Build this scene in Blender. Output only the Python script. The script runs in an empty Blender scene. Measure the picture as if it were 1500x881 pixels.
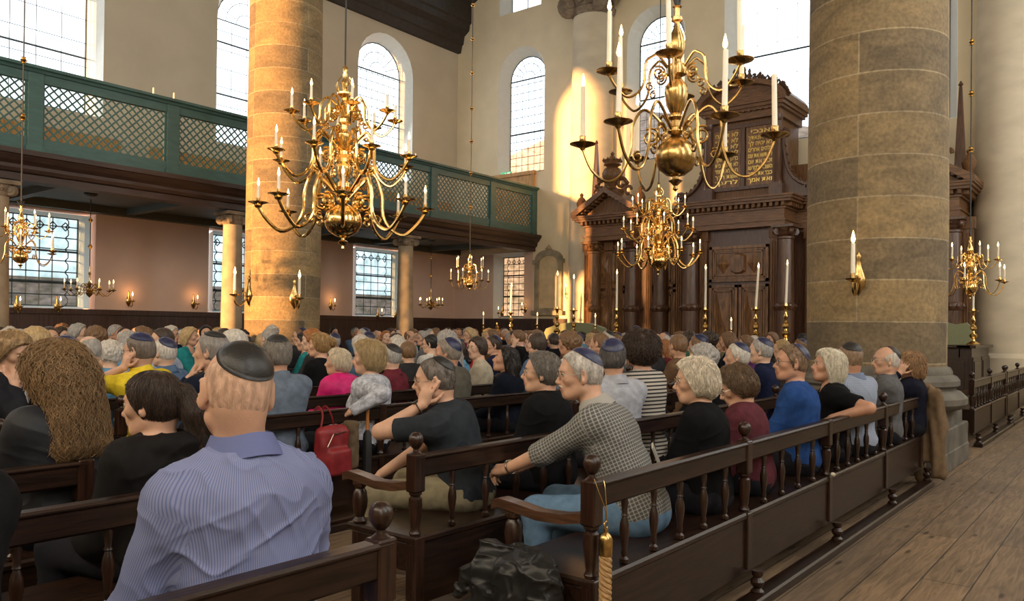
import bpy, math, random
import numpy as np
from mathutils import Vector, Matrix
random.seed(7); R = math.radians; PI = math.pi
sc = bpy.context.scene
COL = sc.collection
# ---------------------------------------------------------------- camera
F_PX = 1170.0; CAM_Z = 1.40; YAW = R(38.45); TILT = R(0.5); ROLL = R(0.66); SHIFT = 31.5
_f0 = Vector((math.cos(YAW), math.sin(YAW), 0)); _r0 = Vector((math.sin(YAW), -math.cos(YAW), 0)); _u0 = Vector((0, 0, 1))
_f = _f0*math.cos(TILT) + _u0*math.sin(TILT); _u1 = _u0*math.cos(TILT) - _f0*math.sin(TILT)
_r = _r0*math.cos(ROLL) + _u1*math.sin(ROLL); _u = _u1*math.cos(ROLL) - _r0*math.sin(ROLL)
cd = bpy.data.cameras.new('camera'); cam = bpy.data.objects.new('camera', cd); COL.objects.link(cam)
cd.sensor_width = 36; cd.lens = 36*F_PX/1500; cd.shift_y = SHIFT/1500; cd.clip_start = .05; cd.clip_end = 400
cam.matrix_world = Matrix(((_r.x, _u.x, -_f.x, 0), (_r.y, _u.y, -_f.y, 0), (_r.z, _u.z, -_f.z, CAM_Z), (0, 0, 0, 1)))
sc.camera = cam
def ray(px, py): return _f + _r*((px-750)/F_PX) + _u*((440.5-py+SHIFT)/F_PX)
def P(px, py, X=None, Y=None, Z=None):      # where the line of sight meets a plane of the room
    d = ray(px, py)
    t = X/d.x if X is not None else (Y/d.y if Y is not None else (Z-CAM_Z)/d.z)
    return Vector((d.x*t, d.y*t, CAM_Z+d.z*t))
# ---------------------------------------------------------------- world, sun, daylight, exposure
w = bpy.data.worlds.new('sky'); sc.world = w; w.use_nodes = True
bg = w.node_tree.nodes['Background']; bg.inputs[0].default_value = (.86, .93, 1, 1); bg.inputs[1].default_value = 2.6
sc.view_settings.view_transform = 'Standard'; sc.view_settings.look = 'None'; sc.view_settings.gamma = 1
sc.view_settings.use_curve_mapping = False; sc.view_settings.exposure = 0.0
def sun(az, el, strength, col, ang):
    l = bpy.data.lights.new('evening_sun', 'SUN'); l.energy = strength; l.color = col; l.angle = R(ang)
    o = bpy.data.objects.new('evening_sun', l); COL.objects.link(o)
    d = Vector((math.cos(R(az))*math.cos(R(el)), math.sin(R(az))*math.cos(R(el)), -math.sin(R(el))))
    o.rotation_euler = d.to_track_quat('-Z', 'Y').to_euler(); o.location = (-6, 12, 12)
sun(-9.2, 3.0, 17.0, (1, .50, .17), 1.2)
def area(name, loc, d, sx, sy, power, col):
    l = bpy.data.lights.new(name, 'AREA'); l.shape = 'RECTANGLE'; l.size = sx; l.size_y = sy; l.energy = power; l.color = col
    o = bpy.data.objects.new(name, l); COL.objects.link(o); o.location = loc
    o.rotation_euler = Vector(d).to_track_quat('-Z', 'Z').to_euler(); return o
WX = -5.0; EX = 20.7; NY = 19.0; SY = -3.4       # west, east (ark), left and right walls
DAY = (1, .93, .82)
for i, x in enumerate((-3, 2, 7, 12, 17)):       # tall windows of the right-hand wall, behind the camera's right shoulder
    area('window_and_fill_light', (x, SY+.3, 6.5), (0, 1, -.35), 2.2, 6, 150, DAY)
for y in (.5, 4.4, 7.8, 11.2):                   # added fill lamps along the closed wall behind the camera, no windows there
    area('window_and_fill_light', (WX+.3, y, 7.2), (1, .0, -.3), 2.0, 6, 240, (1, .86, .66))
for x in (7.3, 12.5, 17.4):
    area('window_and_fill_light', (x, NY-.05, 8.6), (0, -1, -.3), 1.8, 3.8, 45, (.95, .97, 1))
# ---------------------------------------------------------------- object helpers
def tag(o, label=None, cat=None, group=None, kind=None):
    if label: o['label'] = label
    if cat: o['category'] = cat
    if group: o['group'] = group
    if kind: o['kind'] = kind
    return o
def empty(name, loc=(0, 0, 0), rz=0, parent=None):
    o = bpy.data.objects.new(name, None); COL.objects.link(o); o.location = loc; o.rotation_euler = (0, 0, rz); o.empty_display_size = .1
    if parent: o.parent = parent
    return o
def copy_tree(o, parent=None, label=None):
    c = o.copy(); COL.objects.link(c)
    if parent is not None: c.parent = parent
    for ch in [x for x in KIDS.get(o.name, ())]: copy_tree(ch, c)
    if parent is not None: KIDS.setdefault(parent.name, []).append(c)
    if label: c['label'] = label
    return c
KIDS = {}
def link(name, me, mats, parent=None, loc=None):
    o = bpy.data.objects.new(name, me); COL.objects.link(o)
    if mats is not None:
        for m in (mats if isinstance(mats, (list, tuple)) else [mats]): me.materials.append(m)
    if parent is not None:
        o.parent = parent; KIDS.setdefault(parent.name, []).append(o)
    if loc is not None: o.location = loc
    return o
class MB:
    def __init__(s): s.v = []; s.f = []; s.m = []
    def add(s, vs, fs, m=0):
        n = len(s.v); s.v += [tuple(v) for v in vs]; s.f += [tuple(i+n for i in f) for f in fs]; s.m += [m]*len(fs); return s
    def box(s, lo, hi, m=0, M=None):
        (a, b, c), (d, e, f) = lo, hi
        vs = [(a, b, c), (d, b, c), (d, e, c), (a, e, c), (a, b, f), (d, b, f), (d, e, f), (a, e, f)]
        if M is not None: vs = [M @ Vector(v) for v in vs]
        return s.add(vs, [(0, 3, 2, 1), (4, 5, 6, 7), (0, 1, 5, 4), (1, 2, 6, 5), (2, 3, 7, 6), (3, 0, 4, 7)], m)
    def bbox(s, lo, hi, b=.006, m=0, M=None):   # box with chamfered long edges
        lo = Vector(lo); hi = Vector(hi); c = (lo+hi)/2; h = (hi-lo)/2; vs = []; b = min(b, min(h)*.9)
        for sx in (-1, 1):
            for sy in (-1, 1):
                for sz in (-1, 1):
                    vs += [c+Vector((sx*(h.x-b), sy*(h.y-b), sz*h.z)), c+Vector((sx*(h.x-b), sy*h.y, sz*(h.z-b))), c+Vector((sx*h.x, sy*(h.y-b), sz*(h.z-b)))]
        if M is not None: vs = [M @ v for v in vs]
        I = lambda sx, sy, sz, k: ((sx > 0)*4+(sy > 0)*2+(sz > 0))*3+k
        fs = []
        for sg in (-1, 1):
            q = [I(-1, -1, sg, 0), I(1, -1, sg, 0), I(1, 1, sg, 0), I(-1, 1, sg, 0)]; fs.append(q if sg > 0 else q[::-1])
            q = [I(-1, sg, -1, 1), I(1, sg, -1, 1), I(1, sg, 1, 1), I(-1, sg, 1, 1)]; fs.append(q[::-1] if sg > 0 else q)
            q = [I(sg, -1, -1, 2), I(sg, 1, -1, 2), I(sg, 1, 1, 2), I(sg, -1, 1, 2)]; fs.append(q if sg > 0 else q[::-1])
        for s1 in (-1, 1):
            for s2 in (-1, 1):
                q = [I(-1, s1, s2, 0), I(1, s1, s2, 0), I(1, s1, s2, 1), I(-1, s1, s2, 1)]; fs.append(q if s1*s2 < 0 else q[::-1])
                q = [I(s1, -1, s2, 0), I(s1, 1, s2, 0), I(s1, 1, s2, 2), I(s1, -1, s2, 2)]; fs.append(q[::-1] if s1*s2 < 0 else q)
                q = [I(s1, s2, -1, 1), I(s1, s2, 1, 1), I(s1, s2, 1, 2), I(s1, s2, -1, 2)]; fs.append(q if s1*s2 < 0 else q[::-1])
                for s3 in (-1, 1):
                    q = [I(s1, s2, s3, 0), I(s1, s2, s3, 1), I(s1, s2, s3, 2)]; fs.append(q if s1*s2*s3 < 0 else q[::-1])
        return s.add(vs, fs, m)
    def lathe(s, prof, c=(0, 0, 0), n=16, m=0, M=None, sx=1, sy=1):
        vs = []; fs = []; K = len(prof)
        for r, z in prof:
            for i in range(n):
                a = 2*PI*i/n; v = Vector((c[0]+r*math.cos(a)*sx, c[1]+r*math.sin(a)*sy, c[2]+z))
                vs.append(M @ v if M is not None else v)
        for k in range(K-1):
            for i in range(n):
                j = (i+1) % n; fs.append((k*n+i, k*n+j, (k+1)*n+j, (k+1)*n+i))
        fs.append(tuple(range(n))[::-1]); fs.append(tuple((K-1)*n+i for i in range(n)))
        return s.add(vs, fs, m)
    def tube(s, pts, r, n=8, m=0, closed=False, flat=1.0):
        pts = [Vector(p) for p in pts]; K = len(pts); vs = []; fs = []
        up = None
        for k, p in enumerate(pts):
            a = pts[(k-1) % K] if (k > 0 or closed) else p; b = pts[(k+1) % K] if (k < K-1 or closed) else p
            t = (b-a).normalized() if (b-a).length > 1e-9 else Vector((0, 0, 1))
            if up is None: up = Vector((0, 0, 1)) if abs(t.z) < .9 else Vector((1, 0, 0))
            x = up.cross(t); x = x.normalized() if x.length > 1e-6 else t.orthogonal().normalized(); y = t.cross(x); up = y
            rr = r[k] if isinstance(r, (list, tuple)) else r
            for i in range(n):
                an = 2*PI*i/n; vs.append(p+x*(rr*math.cos(an))+y*(rr*flat*math.sin(an)))
        for k in range(K if closed else K-1):
            q = (k+1) % K
            for i in range(n):
                j = (i+1) % n; fs.append((k*n+i, k*n+j, q*n+j, q*n+i))
        if not closed: fs.append(tuple(range(n))[::-1]); fs.append(tuple((K-1)*n+i for i in range(n)))
        return s.add(vs, fs, m)
    def prism(s, poly, fn, t0, t1, m=0):        # 2D polygon swept between t0 and t1; fn(u, v, t) -> point
        n = len(poly); vs = [fn(u, v, t0) for u, v in poly]+[fn(u, v, t1) for u, v in poly]
        return s.add(vs, [tuple(range(n))[::-1], tuple(range(n, 2*n))]+[(i, (i+1) % n, n+(i+1) % n, n+i) for i in range(n)], m)
    def mesh(s, name='mesh', smooth=35):
        me = bpy.data.meshes.new(name); me.from_pydata(s.v, [], s.f)
        if any(s.m): me.polygons.foreach_set('material_index', s.m)
        if smooth:
            me.polygons.foreach_set('use_smooth', [True]*len(s.f)); me.set_sharp_from_angle(angle=R(smooth))
        me.update(); return me
    def obj(s, name, mats, parent=None, loc=None, smooth=35, fix=True):
        me = s.mesh(name, 0)
        if fix:
            import bmesh
            bm = bmesh.new(); bm.from_mesh(me); bmesh.ops.recalc_face_normals(bm, faces=bm.faces); bm.to_mesh(me); bm.free()
        if smooth:
            me.polygons.foreach_set('use_smooth', [True]*len(me.polygons)); me.set_sharp_from_angle(angle=R(smooth))
        return link(name, me, mats, parent, loc)
def crom(pts, n=6):                              # Catmull-Rom through points
    pts = [Vector(p) for p in pts]; out = []
    for i in range(len(pts)-1):
        p0 = pts[max(i-1, 0)]; p1 = pts[i]; p2 = pts[i+1]; p3 = pts[min(i+2, len(pts)-1)]
        for k in range(n):
            t = k/n; out.append(.5*((2*p1)+(p2-p0)*t+(2*p0-5*p1+4*p2-p3)*t*t+(3*p1-p0-3*p2+p3)*t**3))
    out.append(pts[-1]); return out
# ---------------------------------------------------------------- materials
def newmat(name):
    m = bpy.data.materials.new(name); m.use_nodes = True; nt = m.node_tree
    return m, nt, nt.nodes['Principled BSDF']
def N(nt, t, **kw):
    n = nt.nodes.new(t)
    for k, v in kw.items(): setattr(n, k, v)
    return n
def noisy(nt, b, c1, c2, scale, detail=4, stretch=(1, 1, 1), bump=0, bscale=None, lo=.35, hi=.65, coord='Object'):
    tc = N(nt, 'ShaderNodeTexCoord'); mp = N(nt, 'ShaderNodeMapping'); mp.inputs['Scale'].default_value = stretch
    nt.links.new(tc.outputs[coord], mp.inputs[0])
    no = N(nt, 'ShaderNodeTexNoise'); no.inputs['Scale'].default_value = scale; no.inputs['Detail'].default_value = detail
    nt.links.new(mp.outputs[0], no.inputs[0])
    cr = N(nt, 'ShaderNodeValToRGB'); cr.color_ramp.elements[0].color = (*c1, 1); cr.color_ramp.elements[1].color = (*c2, 1)
    cr.color_ramp.elements[0].position = lo; cr.color_ramp.elements[1].position = hi
    nt.links.new(no.outputs[0], cr.inputs[0]); nt.links.new(cr.outputs[0], b.inputs['Base Color'])
    if bump:
        n2 = N(nt, 'ShaderNodeTexNoise'); n2.inputs['Scale'].default_value = bscale or scale*3; n2.inputs['Detail'].default_value = 3
        nt.links.new(mp.outputs[0], n2.inputs[0])
        bp = N(nt, 'ShaderNodeBump'); bp.inputs['Strength'].default_value = bump; bp.inputs['Distance'].default_value = .01
        nt.links.new(n2.outputs[0], bp.inputs['Height']); nt.links.new(bp.outputs[0], b.inputs['Normal'])
    return cr
def mat(name, c, rough=.6, metal=0, var=.12, scale=8, stretch=(1, 1, 1), bump=0, bscale=None, emit=0, spec=None, sheen=0, coat=0, sss=0):
    m, nt, b = newmat(name)
    b.inputs['Roughness'].default_value = rough; b.inputs['Metallic'].default_value = metal
    c1 = tuple(max(0, x*(1-var)) for x in c); c2 = tuple(min(1, x*(1+var)) for x in c)
    noisy(nt, b, c1, c2, scale, 3, stretch, bump, bscale)
    if emit:
        b.inputs['Emission Color'].default_value = (*c, 1); b.inputs['Emission Strength'].default_value = emit
    if spec is not None: b.inputs['Specular IOR Level'].default_value = spec
    if sheen: b.inputs['Sheen Weight'].default_value = sheen
    if coat: b.inputs['Coat Weight'].default_value = coat; b.inputs['Coat Roughness'].default_value = .25
    if sss: b.inputs['Subsurface Weight'].default_value = sss; b.inputs['Subsurface Radius'].default_value = (.01, .004, .002)
    return m
M = {}
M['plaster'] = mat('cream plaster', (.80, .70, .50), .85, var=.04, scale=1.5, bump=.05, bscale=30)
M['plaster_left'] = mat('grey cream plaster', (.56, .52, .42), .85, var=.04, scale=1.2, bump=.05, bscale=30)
M['pink'] = mat('pinkish plaster under the gallery', (.70, .52, .42), .85, var=.05, scale=1.2, bump=.05, bscale=30)
M['white'] = mat('white reveal paint', (.80, .82, .78), .7, var=.02)
M['dark_wood'] = mat('dark bench wood', (.028, .013, .008), .36, var=.45, scale=5, stretch=(1, 9, 9), bump=.06, coat=.2)
M['pew_wood'] = mat('polished pew wood', (.016, .0072, .0042), .33, var=.5, scale=4, stretch=(1.2, 14, 14), bump=.08, coat=.08, spec=.35)
M['post_wood'] = mat('polished post wood', (.022, .009, .005), .28, var=.5, scale=5, stretch=(14, 14, 1.2), bump=.08, coat=.15, spec=.4)
M['arm_wood'] = mat('worn armrest wood', (.062, .028, .014), .35, var=.4, scale=5, stretch=(14, 1.2, 14), bump=.08, coat=.3)
M['ark_wood'] = mat('ark wood', (.155, .074, .030), .45, var=.4, scale=4, stretch=(10, 10, 1), bump=.1, coat=.05, spec=.35)
M['ark_wood_h'] = mat('ark wood horizontal', (.15, .070, .029), .45, var=.4, scale=4, stretch=(10, 1, 10), bump=.1, coat=.15)
M['ark_panel'] = mat('ark panel wood', (.19, .092, .036), .42, var=.45, scale=3, stretch=(8, 5, 1), bump=.1, coat=.15)
M['ark_dark'] = mat('ark dark column wood', (.085, .038, .020), .38, var=.4, scale=4, stretch=(10, 10, 1), bump=.1, coat=.3)
M['gal_dark'] = mat('gallery beam wood', (.036, .020, .015), .5, var=.35, scale=4, stretch=(.6, 10, 10), bump=.1)
M['teal'] = mat('teal paint', (.050, .122, .118), .55, var=.12, scale=3, stretch=(1, 1, 4), bump=.04)
M['gal_ceil'] = mat('gallery soffit paint', (.070, .078, .068), .6, var=.1, scale=1)
M['cornice'] = mat('dark cornice wood', (.030, .024, .020), .6, var=.2)
M['brass'] = mat('polished brass', (.88, .60, .23), .16, 1, var=.10, scale=14)
M['old_brass'] = mat('aged brass', (.52, .34, .13), .24, 1, var=.3, scale=20)
M['wax'] = mat('candle wax', (.90, .84, .70), .5, var=.03, sss=.0)
M['flame'] = mat('candle flame', (1, .62, .22), .5, emit=14, var=.0)
M['iron'] = mat('black iron', (.03, .03, .03), .5, 0, var=.2)
M['lead'] = mat('window lead', (.045, .055, .055), .5, var=.2)
M['gold'] = mat('gilt lettering', (.85, .60, .18), .3, 1, var=.1)
M['green_cloth'] = mat('green upholstery', (.24, .26, .15), .9, var=.12, scale=60, sheen=.3)
M['stone_small'] = mat('gallery column stone', (.34, .28, .20), .8, var=.2, scale=3, bump=.1)
M['capital'] = mat('carved capital', (.22, .17, .12), .8, var=.3, scale=6, bump=.2)
M['brick'] = mat('outside building', (.30, .24, .21), .9, var=.3, scale=3, stretch=(1, 1, 3))
M['leaf'] = mat('outside greenery', (.25, .40, .22), .9, var=.4, scale=2)
M['ceil'] = mat('timber ceiling', (.42, .36, .28), .8, var=.2, scale=2, stretch=(.5, 6, 1))
M['door_wood'] = mat('golden door wood', (.55, .30, .10), .5, var=.25, scale=3, stretch=(8, 8, 1))
M['plaque'] = mat('plaque stone', (.30, .27, .20), .7, var=.25, scale=4, bump=.1)
M['plaque_in'] = mat('plaque board', (.62, .52, .33), .6, var=.12, scale=3)
def m_glass():
    m, nt, b = newmat('leaded glass'); tr = N(nt, 'ShaderNodeBsdfTransparent'); tr.inputs[0].default_value = (.93, .96, .97, 1)
    gl = N(nt, 'ShaderNodeBsdfGlossy'); gl.inputs['Roughness'].default_value = .08; mx = N(nt, 'ShaderNodeMixShader')
    fr = N(nt, 'ShaderNodeFresnel'); fr.inputs[0].default_value = 1.25
    nt.links.new(fr.outputs[0], mx.inputs[0]); nt.links.new(tr.outputs[0], mx.inputs[1]); nt.links.new(gl.outputs[0], mx.inputs[2])
    nt.links.new(mx.outputs[0], nt.nodes['Material Output'].inputs[0]); return m
M['glass'] = m_glass()
def m_glass_low():      # old uneven panes of the low windows
    m = m_glass().copy(); m.name = 'old greenish glass'; nt = m.node_tree; tr = next(n for n in nt.nodes if n.type == 'BSDF_TRANSPARENT')
    tc = N(nt, 'ShaderNodeTexCoord'); no = N(nt, 'ShaderNodeTexNoise'); no.inputs['Scale'].default_value = 2.5; no.inputs['Detail'].default_value = 3; nt.links.new(tc.outputs['Object'], no.inputs[0])
    cr = N(nt, 'ShaderNodeValToRGB'); cr.color_ramp.elements[0].position = .35; cr.color_ramp.elements[1].position = .65; cr.color_ramp.elements[0].color = (.26, .33, .31, 1); cr.color_ramp.elements[1].color = (.50, .58, .62, 1)
    nt.links.new(no.outputs[0], cr.inputs[0]); nt.links.new(cr.outputs[0], tr.inputs[0]); return m
M['glass_low'] = m_glass_low()
def m_stone():      # drum courses: two blocks a course, joints turned half a block every other course
    m, nt, b = newmat('column sandstone'); L = nt.links.new; b.inputs['Roughness'].default_value = .85
    tc = N(nt, 'ShaderNodeTexCoord'); sp = N(nt, 'ShaderNodeSeparateXYZ'); L(tc.outputs['Object'], sp.inputs[0])
    at = N(nt, 'ShaderNodeMath', operation='ARCTAN2'); L(sp.outputs[1], at.inputs[0]); L(sp.outputs[0], at.inputs[1])
    mu = N(nt, 'ShaderNodeMath', operation='MULTIPLY_ADD'); L(at.outputs[0], mu.inputs[0]); mu.inputs[1].default_value = .70; mu.inputs[2].default_value = 12.1
    cb = N(nt, 'ShaderNodeCombineXYZ'); L(mu.outputs[0], cb.inputs[0]); 
    z = N(nt, 'ShaderNodeMath', operation='ADD'); L(sp.outputs[2], z.inputs[0]); z.inputs[1].default_value = -1.52+.43*8; L(z.outputs[0], cb.inputs[1])
    br = N(nt, 'ShaderNodeTexBrick'); L(cb.outputs[0], br.inputs[0]); br.offset = .5; br.offset_frequency = 2
    for k, v in (('Scale', 1), ('Mortar Size', .009), ('Mortar Smooth', .2), ('Brick Width', 2.2), ('Row Height', .43), ('Bias', 0)): br.inputs[k].default_value = v
    br.inputs['Color1'].default_value = (.37, .27, .14, 1); br.inputs['Color2'].default_value = (.185, .145, .095, 1); br.inputs['Mortar'].default_value = (.40, .33, .22, 1)
    n1 = N(nt, 'ShaderNodeTexNoise'); n1.inputs['Scale'].default_value = 1.3; n1.inputs['Detail'].default_value = 7; n1.inputs['Roughness'].default_value = .65; n1.inputs['Distortion'].default_value = .8
    mp = N(nt, 'ShaderNodeMapping'); mp.inputs['Scale'].default_value = (1, 1, 2.6); L(tc.outputs['Object'], mp.inputs[0]); L(mp.outputs[0], n1.inputs[0])
    cr = N(nt, 'ShaderNodeValToRGB'); cr.color_ramp.elements[0].position = .34; cr.color_ramp.elements[1].position = .66
    cr.color_ramp.elements[0].color = (.42, .40, .38, 1); cr.color_ramp.elements[1].color = (1.0, .93, .80, 1); L(n1.outputs[0], cr.inputs[0])
    mx = N(nt, 'ShaderNodeMix', data_type='RGBA', blend_type='MULTIPLY'); mx.inputs[0].default_value = .8
    L(br.outputs[0], mx.inputs[6]); L(cr.outputs[0], mx.inputs[7])
    n2 = N(nt, 'ShaderNodeTexNoise'); n2.inputs['Scale'].default_value = 26; n2.inputs['Detail'].default_value = 5; L(tc.outputs['Object'], n2.inputs[0])
    c2 = N(nt, 'ShaderNodeValToRGB'); c2.color_ramp.elements[0].position = .3; c2.color_ramp.elements[1].position = .7
    c2.color_ramp.elements[0].color = (.72, .72, .72, 1); c2.color_ramp.elements[1].color = (1.3, 1.3, 1.3, 1); L(n2.outputs[0], c2.inputs[0])
    m2 = N(nt, 'ShaderNodeMix', data_type='RGBA', blend_type='MULTIPLY'); m2.inputs[0].default_value = .8; L(mx.outputs[2], m2.inputs[6]); L(c2.outputs[0], m2.inputs[7])
    L(m2.outputs[2], b.inputs['Base Color'])
    ad = N(nt, 'ShaderNodeMath', operation='MULTIPLY_ADD'); L(br.outputs['Fac'], ad.inputs[0]); ad.inputs[1].default_value = -1.5; L(n2.outputs[0], ad.inputs[2])
    bp = N(nt, 'ShaderNodeBump'); bp.inputs['Strength'].default_value = .5; bp.inputs['Distance'].default_value = .012
    L(ad.outputs[0], bp.inputs['Height']); L(bp.outputs[0], b.inputs['Normal']); return m
M['stone'] = m_stone()
M['base_stone'] = mat('grey plinth stone', (.125, .112, .090), .8, var=.3, scale=4, bump=.2)
def m_floor():
    m, nt, b = newmat('old pine planks'); L = nt.links.new; b.inputs['Roughness'].default_value = .55
    tc = N(nt, 'ShaderNodeTexCoord'); br = N(nt, 'ShaderNodeTexBrick'); L(tc.outputs['Object'], br.inputs[0]); br.offset = .37; br.offset_frequency = 3
    for k, v in (('Scale', 1), ('Mortar Size', .004), ('Mortar Smooth', .1), ('Brick Width', 3.1), ('Row Height', .25), ('Bias', 0)): br.inputs[k].default_value = v
    br.inputs['Color1'].default_value = (.25, .168, .098, 1); br.inputs['Color2'].default_value = (.175, .120, .075, 1); br.inputs['Mortar'].default_value = (.04, .03, .02, 1)
    mp = N(nt, 'ShaderNodeMapping'); mp.inputs['Scale'].default_value = (1.2, 14, 1); L(tc.outputs['Object'], mp.inputs[0])
    n1 = N(nt, 'ShaderNodeTexNoise'); n1.inputs['Scale'].default_value = 2.2; n1.inputs['Detail'].default_value = 8; n1.inputs['Distortion'].default_value = 1.2; L(mp.outputs[0], n1.inputs[0])
    cr = N(nt, 'ShaderNodeValToRGB'); cr.color_ramp.elements[0].position = .36; cr.color_ramp.elements[1].position = .64
    cr.color_ramp.elements[0].color = (.62, .60, .58, 1); cr.color_ramp.elements[1].color = (1.1, 1.08, 1.05, 1); L(n1.outputs[0], cr.inputs[0])
    mx = N(nt, 'ShaderNodeMix', data_type='RGBA', blend_type='MULTIPLY'); mx.inputs[0].default_value = 1; L(br.outputs[0], mx.inputs[6]); L(cr.outputs[0], mx.inputs[7])
    n3 = N(nt, 'ShaderNodeTexNoise'); n3.inputs['Scale'].default_value = .9; n3.inputs['Detail'].default_value = 4; L(tc.outputs['Object'], n3.inputs[0])
    c3 = N(nt, 'ShaderNodeValToRGB'); c3.color_ramp.elements[0].position = .38; c3.color_ramp.elements[1].position = .6
    c3.color_ramp.elements[0].color = (.72, .74, .78, 1); c3.color_ramp.elements[1].color = (1, 1, 1, 1); L(n3.outputs[0], c3.inputs[0])
    m3 = N(nt, 'ShaderNodeMix', data_type='RGBA', blend_type='MULTIPLY'); m3.inputs[0].default_value = 1; L(mx.outputs[2], m3.inputs[6]); L(c3.outputs[0], m3.inputs[7])
    mp2 = N(nt, 'ShaderNodeMapping'); mp2.inputs['Scale'].default_value = (2.0, 8, 1); L(tc.outputs['Object'], mp2.inputs[0])
    vo = N(nt, 'ShaderNodeTexVoronoi'); vo.inputs['Scale'].default_value = 1.1; L(mp2.outputs[0], vo.inputs[0])
    c4 = N(nt, 'ShaderNodeValToRGB'); c4.color_ramp.elements[0].position = .08; c4.color_ramp.elements[1].position = .17
    c4.color_ramp.elements[0].color = (.22, .20, .18, 1); c4.color_ramp.elements[1].color = (1, 1, 1, 1); L(vo.outputs['Distance'], c4.inputs[0])
    m4 = N(nt, 'ShaderNodeMix', data_type='RGBA', blend_type='MULTIPLY'); m4.inputs[0].default_value = .85; L(m3.outputs[2], m4.inputs[6]); L(c4.outputs[0], m4.inputs[7])
    L(m4.outputs[2], b.inputs['Base Color'])
    bp = N(nt, 'ShaderNodeBump'); bp.inputs['Strength'].default_value = .3; bp.inputs['Distance'].default_value = .004
    s = N(nt, 'ShaderNodeMath', operation='MULTIPLY_ADD'); L(br.outputs['Fac'], s.inputs[0]); s.inputs[1].default_value = -2; L(n1.outputs[0], s.inputs[2])
    L(s.outputs[0], bp.inputs['Height']); L(bp.outputs[0], b.inputs['Normal']); return m
M['floor'] = m_floor()
def m_wains():
    return mat('dark wainscot', (.050, .026, .020), .5, var=.35, scale=3, stretch=(8, 8, .6), bump=.06)
M['wains'] = m_wains()
# ================================================================ THE ROOM
def struct(o, kind='structure'): o['kind'] = kind; return o
b = MB(); b.box((WX-.6, SY-.6, -.2), (EX+.6, NY+.6, 0)); struct(b.obj('floor', M['floor'], smooth=0))
b = MB(); b.box((WX-.6, SY-.6, 14.2), (EX+.6, NY+.6, 14.5)); struct(b.obj('ceiling', M['ceil'], smooth=0))
TH = .6
def arch_pts(u0, u1, zs, n=12):     # half-circle-ish arch from (u1,zs) to (u0,zs)
    c = (u0+u1)/2; r = (u1-u0)/2
    return [(c+r*math.cos(PI*i/n), zs+r*math.sin(PI*i/n)) for i in range(n+1)]
def build_wall(name, fn, u0, u1, top, openings, mats, split=None):
    """fn(u, depth, z); openings (a, b, z0, zspring, arched), already widened to the inner splay"""
    mb = MB()
    def slab(a, c, z0, z1, z0b=None):
        z0b = z0 if z0b is None else z0b
        poly = [fn(a, 0, z0), fn(c, 0, z0b), fn(c, 0, z1), fn(a, 0, z1), fn(a, TH, z0), fn(c, TH, z0b), fn(c, TH, z1), fn(a, TH, z1)]
        mb.add(poly, [(0, 1, 2, 3), (7, 6, 5, 4), (0, 4, 5, 1), (1, 5, 6, 2), (2, 6, 7, 3), (3, 7, 4, 0)], 1 if (split and z1 <= split+.01) else 0)
    zs = [0, split, top] if split else [0, top]
    cols = sorted(set([u0, u1]+[o[0] for o in openings]+[o[1] for o in openings]))
    for a, c in zip(cols[:-1], cols[1:]):
        ops = sorted([o for o in openings if o[0] <= a+1e-6 and o[1] >= c-1e-6], key=lambda o: o[2]); z = 0
        cuts = []
        for o in ops:
            cuts.append((z, o[2])); 
            if o[4]:
                pts = arch_pts(o[0], o[1], o[3], 12)[::-1]; zt = o[3]+(o[1]-o[0])/2+.01
                for (p, q), (p2, q2) in zip(pts[:-1], pts[1:]):
                    l_, r_ = max(p, a), min(p2, c)
                    if r_-l_ > 1e-5: f_ = lambda u: q+(q2-q)*(u-p)/(p2-p); slab(l_, r_, f_(l_), zt, f_(r_))
                z = zt
            else: z = o[3]
        cuts.append((z, top))
        for z0, z1 in cuts:
            if split and z0 < split < z1: slab(a, c, z0, split); slab(a, c, split, z1)
            else: slab(a, c, z0, z1)
    return struct(mb.obj(name, mats, smooth=0))
WN = [0]
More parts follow.
